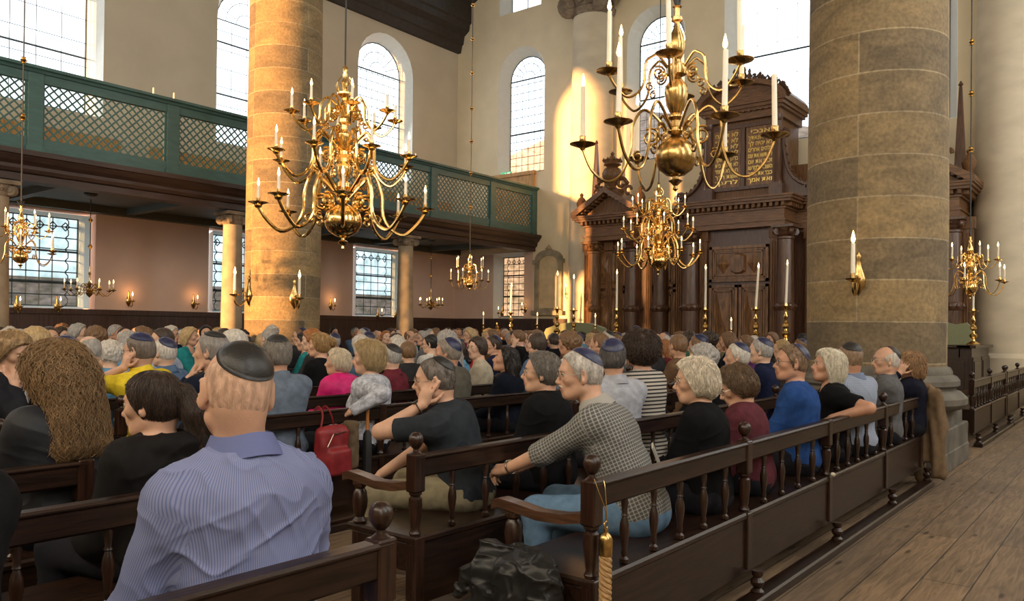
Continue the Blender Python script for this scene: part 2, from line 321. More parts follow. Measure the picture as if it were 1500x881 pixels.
def window(fn, a, c, z0, zs, arched, splay=.22, cell=(.24, .25), bars=(), border=False, lead=.009, depth=.42, plain=False):
    """white splayed reveal, leaded lights and glass of one window; a..c is the glass"""
    WN[0] += 1
    t = struct(empty('window_%d' % WN[0], fn((a+c)/2, depth, z0)))
    inv = Vector(fn((a+c)/2, depth, z0)); g = lambda u, d, z: Vector(fn(u, d, z))-inv
    def outline(s):
        p = [(a-s, z0-s*.5), (c+s, z0-s*.5)]
        return p+(arch_pts(a-s, c+s, zs) if arched else [(c+s, zs+s*.5), (a-s, zs+s*.5)])
    oi = outline(splay); oo = outline(0); n = len(oi); mb = MB()
    ot = outline(splay+.001)
    vs = [g(u, -.004, z) for u, z in oi]+[g(u, depth, z) for u, z in oo]
    mb.add(vs, [(i, (i+1) % n, n+(i+1) % n, n+i) for i in range(n)])
    ob = mb.obj('window_reveal', M['white'], t, smooth=0, fix=False)
    mb = MB(); mb.add([g(u, depth+.03, z) for u, z in oo], [tuple(range(n))]); mb.obj('window_glass', M['glass_low' if border else 'glass'], t, smooth=0, fix=False)
    mb = MB()       # frame along the edge + lead grid clipped to the outline
    D0, D1 = depth-.015, depth+.02
    def bar(p, q, r):
        mb.tube([g(p[0], depth, p[1]), g(q[0], depth, q[1])], r, 4)
    for i in range(n): bar(oo[i], oo[(i+1) % n], .022)
    cx = (a+c)/2; rr = (c-a)/2
    def ztop(u): return zs+(math.sqrt(max(0, rr*rr-(u-cx)**2)) if arched else 0)
    nu = max(2, round((c-a)/cell[0])); 
    zg = zs if arched and not plain else None
    for i in range(1, nu):
        u = a+(c-a)*i/nu
        if border and i in (1, nu-1):
            zz = z0; k = 0
            while zz < zs-.05:      # octagon border
                z2 = min(zz+cell[1], zs); e = (c-a)/nu*.25*(1 if i == 1 else -1)
                m_ = (zz+z2)/2; bar((u, zz), (u-e, zz+(z2-zz)*.3), lead); bar((u-e, zz+(z2-zz)*.3), (u-e, zz+(z2-zz)*.7), lead); bar((u-e, zz+(z2-zz)*.7), (u, z2), lead); zz = z2
        else: bar((u, z0), (u, zg or ztop(u)), lead)
    z = z0+cell[1]
    while z < zs-.03: bar((a, z), (c, z), lead); z += cell[1]
    if border:
        for i in range(1, nu):
            u = a+(c-a)*(i)/nu; s_ = (c-a)/nu*.32; zc = zs-cell[1]*.75
            q = [(u-s_, zc), (u, zc+s_*1.1), (u+s_, zc), (u, zc-s_*1.1)]
            for k in range(4): bar(q[k], q[(k+1) % 4], lead)
    if arched and not plain:
        bar((a, zs), (c, zs), lead*2)
        for f in (.36, .70): 
            pp = [(cx+rr*f*math.cos(PI*i/12), zs+rr*f*math.sin(PI*i/12)) for i in range(13)]
            for p, q in zip(pp[:-1], pp[1:]): bar(p, q, lead)
        for i in range(1, 8):
            an = PI*i/8; bar((cx+rr*.36*math.cos(an), zs+rr*.36*math.sin(an)), (cx+rr*math.cos(an), zs+rr*math.sin(an)), lead)
    for z in bars: bar((a, z), (c, z), .024)
    mb.obj('window_lead', M['lead'], t, smooth=0)
    return t
fE = lambda u, d, z: (EX+d, u, z)       # east (ark) wall: u = world Y
fN = lambda u, d, z: (u, NY+d, z)       # left wall: u = world X
fS = lambda u, d, z: (u, SY-d, z)
fW = lambda u, d, z: (WX-d, u, z)
S = .22
wide = lambda o: (o[0]-S, o[1]+S, o[2]-S*.5, o[3]+(0 if o[4] else S*.5), o[4])
east = [(15.42, 16.92, 6.62, 9.75, True), (10.5, 11.95, 6.5, 9.95, True), (6.7, 8.88, 6.5, 11.2, True), (3.65, 5.1, 6.5, 9.95, True), (-1.3, .2, 6.6, 9.75, True),
        (15.6, 16.9, 12.05, 13.5, False), (16.05, 17.15, 1.82, 3.82, False)]
north = [(6.2, 8.33, 6.3, 9.55, True), (11.65, 13.5, 6.3, 9.6, True), (16.4, 18.3, 6.3, 9.6, True), (6.05, 8.22, 1.80, 3.82, False), (11.5, 13.4, 1.80, 3.82, False), (16.3, 18.05, 1.80, 3.82, False), (.8, 2.8, 6.3, 9.6, True)]
west = [(14.7, 16.5, 1.9, 9.4, True), (16.75, 18.88, 1.9, 9.4, True)]  # unseen openings, placed and sized so the sun strikes the chosen columns
south = [(-4, -2, 3, 9.6, True), (1, 3, 3, 9.6, True), (6, 8, 3, 9.6, True), (11, 13, 3, 9.6, True), (16, 18, 3, 9.6, True)]
build_wall('wall_east', fE, SY-.6, NY+.6, 14.3, [wide(o) for o in east], [M['plaster']])
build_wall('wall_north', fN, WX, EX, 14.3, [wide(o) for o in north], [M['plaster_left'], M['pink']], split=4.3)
build_wall('wall_west', fW, SY-.6, NY+.6, 14.3, west, [M['plaster']])
build_wall('wall_south', fS, WX, EX, 14.3, south, [M['plaster']])
window(fE, *east[0], cell=(.25, .27), bars=(7.95, 9.75), lead=.010)
window(fE, *east[1], cell=(.24, .3), bars=(8.3, 9.95), lead=.008)
window(fE, *east[2], cell=(.54, .9), bars=(8.9, 10.6), lead=.006, plain=True)
window(fE, *east[3], cell=(.24, .3), bars=(8.3, 9.95), lead=.006)
window(fE, *east[5], cell=(.65, 1.4), lead=.02)
window(fE, *east[6], cell=(.22, .22), bars=(2.5, 3.2), border=True, lead=.012)
window(fN, *north[0], cell=(.52, .55), bars=(7.6, 9.0), lead=.008)
window(fN, *north[1], cell=(.46, .5), bars=(7.6, 9.0), lead=.008)
window(fN, *north[2], cell=(.235, .27), bars=(8.0, 9.6), lead=.010)
for o in north[3:6]: window(fN, *o, cell=(.27, .26), bars=(2.35, 3.05), border=True, lead=.013, splay=.1)
# outside: neighbour houses and a garden hedge, seen blurred through the low panes
b = MB(); b.box((2, NY+8, -2), (30, NY+12, 2.7)); b.box((2, NY+7.9, 2.7), (30, NY+12.2, 2.85)); o = b.obj('neighbour_house', M['brick'], smooth=0); tag(o, 'low brick building outside beyond the left-hand lower windows', 'building')
b = MB(); b.box((EX+7, 8, -2), (EX+12, 26, 8.2)); b.prism([(8, 8.2), (26, 8.2), (17, 10.4)], lambda u, v, t: (t, u, v), EX+7, EX+12); o = b.obj('gabled_house', M['brick'], smooth=0); tag(o, 'gabled house outside beyond the leaded windows of the end wall', 'building')
# wainscot
b = MB(); b.box((WX, NY-.08, 0), (EX, NY, 1.68)); b.box((WX, NY-.12, 1.62), (EX, NY, 1.74)); struct(b.obj('trim_1', M['wains'], smooth=0))
b = MB(); b.box((EX-.08, 13.9, 0), (EX, NY-.08, 1.68)); b.box((EX-.12, 13.9, 1.62), (EX, NY-.12, 1.74)); struct(b.obj('trim_2', M['wains'], smooth=0))
# under-gallery plaster on the end wall
b = MB(); 
for (y0, y1, z0, z1) in ((15.6, 15.95, 1.74, 3.9), (17.26, 18.99, 1.74, 3.9), (15.95, 17.26, 3.93, 3.95)): b.box((EX-.006, y0, z0), (EX, y1, z1))
struct(b.obj('trim_3', M['pink'], smooth=0))
# heavy dark cornice where the left wall meets the vault
prof = [(0, 11.05), (.14, 11.05), (.20, 11.3), (.26, 11.34), (.30, 11.6), (.52, 11.75), (.55, 11.95), (.62, 12.0), (.62, 12.6), (1.0, 12.8), (1.0, 14.2), (0, 14.2)]
b = MB(); b.prism(prof, lambda u, v, t: (t, NY-u, v), WX, EX); struct(b.obj('trim_4', M['cornice'], smooth=0))
# ---------------------------------------------------------------- great stone columns
def ionic(mb, c, r, s, z):     # capital around point c: neck ring, abacus, four volutes
    x, y = c
    mb.lathe([(r*1.0, 0), (r*1.12, .08*s), (r*1.16, .16*s), (r*1.05, .2*s), (r*1.25, .42*s), (r*1.3, .5*s)], (x, y, z), 20)
    for a in (45, 135, 225, 315):
        dx, dy = math.cos(R(a)), math.sin(R(a)); q = Vector((x+dx*r*1.28, y+dy*r*1.28, z+.24*s)); t = Vector((-dy, dx, 0))
        M4 = Matrix.Translation(q) @ t.to_track_quat('Z', 'Y').to_matrix().to_4x4()
        mb.lathe([(.03*s, -.13*s), (.2*s, -.12*s), (.24*s, 0), (.2*s, .12*s), (.03*s, .13*s)], (0, 0, 0), 14, M=M4)
        mb.lathe([(.02*s, -.17*s), (.08*s, -.16*s), (.08*s, .16*s), (.02*s, .17*s)], (0, 0, 0), 10, M=M4)
    mb.box((x-r*1.45, y-r*1.45, z+.46*s), (x+r*1.45, y+r*1.45, z+.62*s))
    for a in (0, 90, 180, 270):
        dx, dy = math.cos(R(a)), math.sin(R(a)); mb.lathe([(.02*s, -.1*s), (.10*s, 0), (.02*s, .12*s)], (x+dx*r*1.25, y+dy*r*1.25, z+.3*s), 8)
def great_column(x, y, label):
    t = empty('stone_column', (x, y, 0)); tag(t, label, 'column', 'great stone columns of the nave')
    b = MB(); b.lathe([(.705, 0), (.715, 1.5), (.705, 4), (.68, 8), (.62, 10.9)], (0, 0, 1.0), 64); b.obj('shaft', M['stone'], t)
    b = MB(); b.lathe([(.70, 1.06), (.74, 1.04), (.76, 1.0), (.76, .97), (.80, .95), (.83, .91), (.83, .86), (.79, .83), (.79, .81), (.84, .79), (.90, .73), (.90, .67), (.86, .62), (.8, .60)][::-1], (0, 0, 0), 56); b.obj('base_moulding', M['base_stone'], t)
    b = MB(); b.bbox((-.80, -.80, 0), (.80, .80, .20), .01); b.bbox((-.79, -.79, .19), (.79, .79, .43), .01)
    b.bbox((-.74, -.74, .42), (.74, .74, .61), .012); b.obj('plinth', M['base_stone'], t)
    b = MB(); ionic(b, (0, 0), .62, 1.6, 11.85); b.obj('capital', M['capital'], t)
    return t
CX = 9.42
RCOL = great_column(CX, 2.35, 'massive sandstone column with moulded base standing behind the right end of front pew')
LCOL = great_column(CX, 13.2, 'massive sandstone column beyond the crowd, lit gold by evening sun')
def half_column(y, label):
    t = empty('half_column', (EX-.25, y, 0)); tag(t, label, 'half column', 'half columns on the end wall')
    b = MB(); b.lathe([(.78, 0), (.78, .9), (.70, 1.0), (.69, 4), (.62, 10.85)], (0, 0, 0), 48); b.obj('shaft', M['pil'], t)
    b = MB(); ionic(b, (0, 0), .60, 1.5, 10.82); b.obj('capital', M['capital'], t)
M['pil'] = mat('plastered half column', (.66, .58, .44), .8, var=.08, scale=1.4, stretch=(1, 1, 2), bump=.06)
half_column(13.2, 'pale half column with carved capital left of the wooden ark, lit gold')
half_column(2.35, 'pale half column at the right edge behind the small chandelier')
# ---------------------------------------------------------------- gallery on the left
GY = 15.5; GX0 = 3.0
gprof = [(0, 3.92), (-.02, 3.92), (-.02, 4.02), (.06, 4.04), (.10, 4.10), (.10, 4.16), (.17, 4.22), (.22, 4.32), (.24, 4.33), (.24, 4.42), (-.15, 4.42), (-.3, 3.92)]
b = MB(); b.prism([(-.35, 3.92), (.0, 3.92), (.0, 4.04), (.05, 4.06), (.08, 4.12), (.08, 4.18), (.15, 4.24), (.21, 4.33), (.24, 4.34), (.24, 4.43), (-.35, 4.43)], lambda u, v, t: (t, GY-u, v), GX0, EX-.002); 
struct(b.obj('trim_5', M['gal_dark'], smooth=0))
b = MB(); b.box((GX0, GY+.3, 4.12), (EX-.002, NY-.002, 4.45))
for x in np.arange(GX0+1.0, EX, 2.55): b.box((x-.09, GY+.3, 3.98), (x+.09, NY-.002, 4.12))
b.box((GX0, NY-.25, 3.95), (EX-.002, NY-.002, 4.12)); struct(b.obj('trim_6', M['gal_ceil'], smooth=0))
POSTS = [3.25, 5.8, 8.36, 10.9, 13.42, 15.95, 18.5, 20.6]
t = empty('gallery_balustrade', (GX0, GY, 4.42)); tag(t, 'teal painted gallery balustrade with lattice panels above the side aisle', 'balustrade')
def gl(x, y, z): return (x-GX0, y-GY, z-4.42)
b = MB(); b.box(gl(GX0, GY-.02, 4.42), gl(EX-.01, GY+.08, 4.70)); b.obj('bottom_board', M['teal'], t, smooth=0)
b = MB(); b.box(gl(GX0, GY-.02, 5.70), gl(EX-.01, GY+.08, 5.86)); b.obj('top_board', M['teal'], t, smooth=0)
b = MB(); b.prism([(-.14, 5.86), (.06, 5.86), (.09, 5.90), (.14, 5.92), (.14, 5.97), (-.18, 5.97), (-.18, 5.92)], lambda u, v, q: gl(q, GY-u, v), GX0, EX-.01); b.obj('handrail', M['teal'], t, smooth=0)
for x in POSTS:
    b = MB(); b.bbox(gl(x-.13, GY-.05, 4.425), gl(x+.13, GY+.08, 5.86), .01); b.box(gl(x-.16, GY-.06, 4.425), gl(x+.16, GY+.08, 4.55)); b.obj('gallery_post', M['teal'], t, smooth=0)
def lattice(x0, x1, z0, z1, sp=.150, wd=.030):
    b = MB(); L_ = x1-x0; H = z1-z0
    def strip(c, sg, y):
        # line v = sg*u + c clipped to [0,L]x[0,H]
        pts = []
        u0, u1 = 0.0, L_
        f = lambda u: sg*u+c
        g_ = lambda v: (v-c)/sg
        lo_, hi_ = sorted((g_(0), g_(H))); a_ = max(u0, lo_); c_ = min(u1, hi_)
        if c_-a_ < .02: return
        h = wd*.7071
        P0 = (a_, f(a_)); P1 = (c_, f(c_)); nx, nz = -sg*h/1, h/1
        nx *= .5; nz *= .5
        q = [(P0[0]-nx, P0[1]-nz), (P1[0]-nx, P1[1]-nz), (P1[0]+nx, P1[1]+nz), (P0[0]+nx, P0[1]+nz)]
        vs = [gl(x0+u, GY+y, z0+v) for u, v in q]+[gl(x0+u, GY+y+.012, z0+v) for u, v in q]
        b.add(vs, [(0, 1, 2, 3), (7, 6, 5, 4), (0, 4, 5, 1), (1, 5, 6, 2), (2, 6, 7, 3), (3, 7, 4, 0)])
    c = -L_
    while c < H: strip(c, 1, .02); c += sp*1.4142*.75
    c = 0
    while c < H+L_: strip(c, -1, .033); c += sp*1.4142*.75
    b.box(gl(x0, GY+.0, z0), gl(x0+.03, GY+.05, z1)); b.box(gl(x1-.03, GY, z0), gl(x1, GY+.05, z1))
    b.obj('lattice_panel', M['teal'], t, smooth=0)
for a, c in zip(POSTS[:-1], POSTS[1:]): lattice(a+.13, c-.13, 4.70, 5.70)
# gallery benches, seen brown through the lattice
for i, (x0, x1) in enumerate(((4.2, 8.0), (8.6, 12.6), (13.2, 18.2))):
    t2 = empty('gallery_bench', (x0, 16.9, 4.45)); tag(t2, ('brown bench behind the lattice panel nearest the left edge', 'brown bench up in the gallery behind the left stone column', 'brown bench behind the lattice panels right of the stone column')[i], 'bench', 'benches up in the gallery')
    b = MB(); b.box((0, 0, .55), (x1-x0, .05, .82)); b.obj('backrest', M['door_wood'], t2, smooth=0)
    b = MB(); b.box((0, .05, .4), (x1-x0, .45, .45)); b.obj('seat', M['ark_panel'], t2, smooth=0)
    for xx in (.05, (x1-x0)/2, x1-x0-.1):
        b = MB(); b.box((xx, .0, 0), (xx+.06, .42, .4)); b.box((xx, 0, .45), (xx+.06, .05, .55)); b.obj('leg', M['ark_panel'], t2, smooth=0)
# gallery columns
for i, (px, lab) in enumerate(((-8, 'slim stone gallery column at the left edge, only its capital showing'), (340, 'slim stone gallery column just left of the great left column'), (594, 'slim sunlit stone gallery column right of the tall gilt chandelier'))):
    q = P(px, 400, Y=GY+.25)
    t2 = empty('gallery_column', (q.x, GY+.25, 0)); tag(t2, lab, 'column', 'slim columns under the gallery')
    b = MB(); b.lathe([(.26, 0), (.26, .25), (.225, .3), (.23, 1.3), (.20, 3.62)], (0, 0, 0), 28); b.obj('shaft', M['stone_small'], t2)
    b = MB(); ionic(b, (0, 0), .20, .45, 3.61); b.obj('capital', M['capital'], t2)
# door and exit sign at the gallery end
t = struct(empty('door_1', (EX, 16.4, 4.45))); 
b = MB(); b.box((-.06, -.75, 0), (-.005, .75, 1.98)); b.obj('door_leaf', M['door_wood'], t, smooth=0)
b = MB(); b.box((-.1, -.85, 0), (-.005, -.75, 2.05)); b.box((-.1, .75, 0), (-.005, .85, 2.05)); b.box((-.12, -.9, 1.98), (-.005, .9, 2.1)); b.obj('door_frame', M['door_wood'], t, smooth=0)
b = MB()
for s_ in (-.62, .06): b.box((-.075, s_, 1.1), (-.06, s_+.56, 1.8)); b.box((-.075, s_, .2), (-.06, s_+.56, .9))
b.obj('door_panel', M['door_wood'], t, smooth=0)
q = P(741, 257, X=EX-.056)
t = empty('exit_sign', q); tag(t, 'small green running-figure exit sign over the gallery door', 'sign')
M['exit'] = mat('green exit sign', (.12, .55, .25), .5, var=.02, emit=.6); M['exit_w'] = mat('sign pictogram', (.9, 1, .9), .5, var=.0, emit=.8)
b = MB(); b.box((0, -.22, -.11), (.05, .22, .11)); b.obj('sign_box', M['exit'], t, smooth=0)
b = MB(); b.lathe([(.001, -.02), (.018, 0), (.001, .02)], (-.004, .02, .06), 8); b.tube([(-.004, .02, .04), (-.004, .035, -.01)], .015, 5); b.tube([(-.004, .03, -.01), (-.004, -.01, -.04), (-.004, .0, -.08)], .01, 5); b.tube([(-.004, .035, -.01), (-.004, .07, -.05), (-.004, .1, -.05)], .01, 5)
b.tube([(-.004, .02, .03), (-.004, -.03, .0)], .008, 5); b.tube([(-.004, .02, .03), (-.004, .06, .02), (-.004, .07, -.01)], .008, 5); b.box((-.004, -.17, -.08), (0, -.07, .08)); b.obj('pictogram', M['exit_w'], t, smooth=0)
# stone-framed memorial board right of the low end window
t = empty('memorial_board', (EX, 14.93, 1.95)); tag(t, 'round-topped stone-framed board on end wall between low window and ark', 'board')
def rt(w_, h_, n=10): return [(-w_/2, 0), (w_/2, 0)]+[(w_/2*math.cos(PI*i/n), h_-w_/2*.6+w_/2*.6*math.sin(PI*i/n)) for i in range(n+1)]
b = MB(); o1 = rt(1.06, 2.0); o2 = [(u*.72, .13+v*.84) for u, v in o1]; n = len(o1)
vs = [(-.10, u, v) for u, v in o1]+[(-.10, u, v) for u, v in o2]+[(-.002, u, v) for u, v in o1]+[(-.03, u, v) for u, v in o2]
b.add(vs, [(i, (i+1) % n, n+(i+1) % n, n+i) for i in range(n)]+[(i, (i+1) % n, 2*n+(i+1) % n, 2*n+i) for i in range(n)]+[(n+i, n+(i+1) % n, 3*n+(i+1) % n, 3*n+i) for i in range(n)])
b.box((-.16, -.62, -.1), (-.002, .62, .04)); b.box((-.13, -.60, 1.55), (-.002, -.47, 1.68)); b.box((-.13, .47, 1.55), (-.002, .60, 1.68)); b.lathe([(.001, -.1), (.12, 0), (.001, .14)], (-.06, 0, 2.02), 10)
b.obj('stone_frame', M['plaque'], t, smooth=30)
b = MB(); b.add([(-.035, u, v) for u, v in o2], [tuple(range(n))]); b.obj('board_face', M['plaque_in'], t, smooth=0)
# ================================================================ THE WOODEN ARK on the end wall
AX = 19.3                        # front plane of the wings;  central block stands forward at 18.5
t = empty('torah_ark', (AX, 7.8, 0)); tag(t, 'huge carved dark wooden ark cabinet covering the end wall behind the candlesticks', 'ark')
ARK = t
def A(x, y, z): return (x-AX, y-7.8, z)
def abox(b, x0, x1, y0, y1, z0, z1): b.box(A(x0, y0, z0), A(x1, y1, z1))
def mirror(y): return 15.6-y
def ark_column(y, x, r=.21, z0=.9, z1=3.92, m='ark_dark'):
    b = MB(); c = A(x, y, 0)
    b.box((c[0]-r*1.5, c[1]-r*1.5, 0), (c[0]+r*1.5, c[1]+r*1.5, z0))
    b.lathe([(r*1.35, z0), (r*1.35, z0+.07), (r*1.1, z0+.11), (r*1.2, z0+.17), (r*1.0, z0+.22), (r*1.0, 1.9), (r*1.12, 1.93), (r*1.16, 1.99), (r*1.12, 2.05), (r*1.0, 2.08), (r*.86, z1-.36), (r*.95, z1-.34), (r*.95, z1-.3), (r*.88, z1-.28)], c, 24)
    for k in range(10):       # carved ring half-way up
        an = 2*PI*k/10; q = Vector((c[0]+r*1.13*math.cos(an), c[1]+r*1.13*math.sin(an), 1.99)); b.lathe([(.005, -.07), (.05, 0), (.005, .07)], q, 6)
    ionic(b, (c[0], c[1]), r*.86, .40, z1-.27)
    b.obj('ark_column', M[m], ARK)
def pilaster(y, x, w_=.30, d=.12, z0=.0, z1=3.9):
    b = MB(); abox(b, x, x+d, y-w_/2, y+w_/2, z0, z1); abox(b, x-.03, x+d, y-w_/2-.04, y+w_/2+.04, z0, .9); abox(b, x-.03, x+d, y-w_/2-.04, y+w_/2+.04, z1-.25, z1)
    for k in (-.28, 0, .28): b.tube([A(x-.005, y+w_*k, 1.05), A(x-.005, y+w_*k, z1-.35)], .018, 6)
    b.obj('pilaster', M['ark_wood'], ARK, smooth=0)
def entab(x, y0, y1, z0=3.9, ret=True, dent=.14):
    """frieze, dentils and stepped cornice over y0..y1 with its front at x; returned back to the wall"""
    def lay(b, dz0, dz1, e): abox(b, x-e, EX-.01, y0-e, y1+e, dz0, dz1)
    b = MB(); lay(b, z0, z0+.12, .02); lay(b, z0+.12, z0+.16, .05); lay(b, z0+.16, z0+.40, .0); b.obj('frieze', M['ark_wood_h'], ARK, smooth=0)
    b = MB(); lay(b, z0+.40, z0+.44, .05); lay(b, z0+.54, z0+.60, .22); lay(b, z0+.60, z0+.66, .27); lay(b, z0+.66, z0+.70, .31)
    b.obj('cornice', M['ark_wood_h'], ARK, smooth=0)
    b = MB(); n = max(2, int((y1-y0+.1)/dent))
    lay(b, z0+.44, z0+.54, .03)
    for i in range(n+1): yy = y0-.02+(y1-y0+.04)*i/n; abox(b, x-.17, x, yy-.035, yy+.035, z0+.45, z0+.54)
    m_ = int((EX-x)/dent)
    for i in range(m_): xx = x+(EX-x)*(i+.2)/m_; abox(b, xx-.035, xx+.035, y0-.17, y0, z0+.45, z0+.54)
    b.obj('dentil_course', M['ark_wood'], ARK, smooth=0)
def door_panel(x, y0, y1, z0, z1, style='x', name='door_panel'):
    b = MB(); abox(b, x, x+.06, y0, y1, z0, z1); f = .07
    for (a, c, d, e) in ((y0, y1, z0, z0+f), (y0, y1, z1-f, z1), (y0, y0+f, z0, z1), (y1-f, y1, z0, z1)): abox(b, x-.035, x, a, c, d, e)
    i0, i1, j0, j1 = y0+f+.02, y1-f-.02, z0+f+.02, z1-f-.02
    for e, pr in ((0, .0), (.05, .02)):
        for (a, c, d, g) in ((i0+e, i1-e, j0+e, j0+e+.03), (i0+e, i1-e, j1-e-.03, j1-e), (i0+e, i0+e+.03, j0+e, j1-e), (i1-e-.03, i1-e, j0+e, j1-e)): abox(b, x-.02-pr, x, a, c, d, g)
    cy, cz = (i0+i1)/2, (j0+j1)/2; hy, hz = (i1-i0)/2-.1, (j1-j0)/2-.1
    if hy > .04 and hz > .04:
        if style == 'x':        # raised pyramid
            q = [(cy-hy, cz-hz), (cy+hy, cz-hz), (cy+hy, cz+hz), (cy-hy, cz+hz)]
            b.add([A(x, u, v) for u, v in q]+[A(x-.09, cy, cz)], [(i, (i+1) % 4, 4) for i in range(4)])
        elif style == 'oct':    # tall faceted boss between two facing pyramids
            w2 = hy*.34
            q = [(cy-w2, cz-hz*.75), (cy-w2*.45, cz-hz), (cy+w2*.45, cz-hz), (cy+w2, cz-hz*.75), (cy+w2, cz+hz*.75), (cy+w2*.45, cz+hz), (cy-w2*.45, cz+hz), (cy-w2, cz+hz*.75)]
            b.add([A(x, u, v) for u, v in q]+[A(x-.09, cy+(u-cy)*.80, cz+(v-cz)*.86) for u, v in q], [(i, (i+1) % 8, 8+(i+1) % 8, 8+i) for i in range(8)]+[tuple(range(8, 16))])
            for sg in (-1, 1):
                q = [(cy+sg*hy, cz), (cy+sg*(hy+w2*1.2)/2, cz+hz), (cy+sg*w2*1.2, cz), (cy+sg*(hy+w2*1.2)/2, cz-hz)]; c = (cy+sg*(hy+w2*1.15)/2, cz)
                b.add([A(x-.01, u, v) for u, v in q]+[A(x-.085, *c)], [(i, (i+1) % 4, 4) for i in range(4)])
    b.obj(name, M['ark_panel'], ARK, smooth=0)
# body
b = MB(); abox(b, AX+.12, EX-.01, 3.05, 12.55, 0, 3.9); abox(b, 18.75, AX+.2, 6.75, 8.85, 0, 3.9); b.obj('carcass', M['ark_dark'], ARK, smooth=0)
b = MB(); abox(b, AX-.25, AX+.2, 2.95, 12.65, 0, .85); abox(b, AX-.30, AX+.2, 2.9, 12.7, .85, .93); abox(b, 18.3, 18.9, 6.4, 9.2, 0, .85); abox(b, 18.25, 18.9, 6.35, 9.25, .85, .93); b.obj('base', M['ark_wood_h'], ARK, smooth=0)
entab(AX, 8.9, 12.35); entab(18.5, 6.62, 8.98); entab(AX, 3.2, 6.7)
# aedicules (end bays) stand proud, with pediments
for yc, sg in ((11.72, 1), (mirror(11.72), -1)):
    entab(AX-.25, yc-.78, yc+.78, z0=3.905)
    b = MB(); z = 4.61
    tri = lambda w_, h_, o=0: [(yc-w_, z+o), (yc+w_, z+o), (yc, z+h_+o)]
    b.prism(tri(.86, .55), lambda u, v, q: A(q, u, v), AX-.22, EX-.3); b.obj('tympanum', M['ark_wood'], ARK, smooth=0)
    b = MB()
    for s2 in (-1, 1):
        b.prism([(yc+s2*1.10, z), (yc+s2*1.10, z+.10), (yc, z+.74), (yc, z+.60), (yc+s2*.95, z)], lambda u, v, q: A(q, u, v), AX-.54, EX-.4)
        for i in range(8): 
            f = (i+.7)/8.5; yy = yc+s2*1.0*(1-f); zz = z+.60*f-.055; abox(b, AX-.44, AX-.22, yy-.035, yy+.035, zz, zz+.07)
    b.obj('pediment', M['ark_wood_h'], ARK, smooth=0)
    b = MB()      # carved crest: crowned urn on scrolls
    c = A(AX-.1, yc, 5.15); b.box((c[0]-.14, c[1]-.3, 5.12), (c[0]+.14, c[1]+.3, 5.32))
    b.lathe([(.12, 5.3), (.2, 5.34), (.10, 5.42), (.14, 5.5), (.26, 5.62), (.29, 5.78), (.24, 5.9), (.14, 5.96), (.2, 6.0), (.25, 6.02), (.22, 6.08), (.26, 6.16), (.12, 6.22), (.04, 6.3), (.06, 6.34), (.01, 6.4)], (c[0], c[1], 0), 18)
    for k in range(8):
        an = 2*PI*k/8; b.lathe([(.002, -.06), (.045, 0), (.002, .08)], (c[0]+.25*math.cos(an), c[1]+.25*math.sin(an), 6.14), 6)
    for s2 in (-1, 1):
        pts = [(c[0], c[1]+s2*(.30+.16*math.cos(a_)*(1-a_/9)), 5.48+.18*math.sin(a_)*(1-a_/9)) for a_ in np.linspace(-2, 6, 20)]; b.tube(pts, .05, 6)
        pts = [(c[0], c[1]+s2*(.52+.10*math.cos(a_)), 5.28+.10*math.sin(a_)) for a_ in np.linspace(0, 5, 12)]; b.tube(pts, .045, 6)
        for k in range(7): b.lathe([(.002, -.06), (.05, 0), (.002, .07)], (c[0]-.03, c[1]+s2*(.22+.05*k), 5.75-.055*k+.05*math.sin(k*2.3)), 6)
        b.lathe([(.10, 4.7), (.06, 4.8), (.12, 4.9), (.15, 5.02), (.10, 5.14), (.04, 5.2), (.06, 5.26), (.01, 5.32)], (c[0]-.1, c[1]+s2*.95, 0), 12)
    b.obj('crest', M['ark_wood'], ARK)
    # obelisk on the outer end
    b = MB(); c = A(AX+.2, yc+sg*.72, 0); b.box((c[0]-.12, c[1]-.12, 4.7), (c[0]+.12, c[1]+.12, 5.05))
    vs = [(c[0]+sx*.10, c[1]+sy*.10, 5.05) for sx, sy in ((-1, -1), (1, -1), (1, 1), (-1, 1))]+[(c[0]+sx*.03, c[1]+sy*.03, 6.75) for sx, sy in ((-1, -1), (1, -1), (1, 1), (-1, 1))]
    b.add(vs, [(0, 1, 5, 4), (1, 2, 6, 5), (2, 3, 7, 6), (3, 0, 4, 7), (4, 5, 6, 7)]); b.lathe([(.01, 6.74), (.055, 6.8), (.01, 6.88)], (c[0], c[1], 0), 8); b.obj('obelisk', M['ark_dark'], ARK, smooth=0)
    ark_column(yc+.62, AX-.02, m='ark_wood'); ark_column(yc-.62, AX-.02); 
for yy in (12.62, 11.9, 11.5): pilaster(yy, AX+.05, .22)
for yy in (11.0, 10.62, 9.7, 9.3): pilaster(yy, AX+.03, .2)
ark_column(10.22, AX-.02); ark_column(mirror(10.22), AX-.02)
ark_column(9.0, 18.55); ark_column(6.6, 18.55)
for yy in (8.72, 6.9): pilaster(yy, 18.66, .2)
for yy in (mirror(12.62), mirror(11.9), mirror(11.5), mirror(11.0), mirror(10.62), mirror(9.7), mirror(9.3)): pilaster(yy, AX+.03, .2)
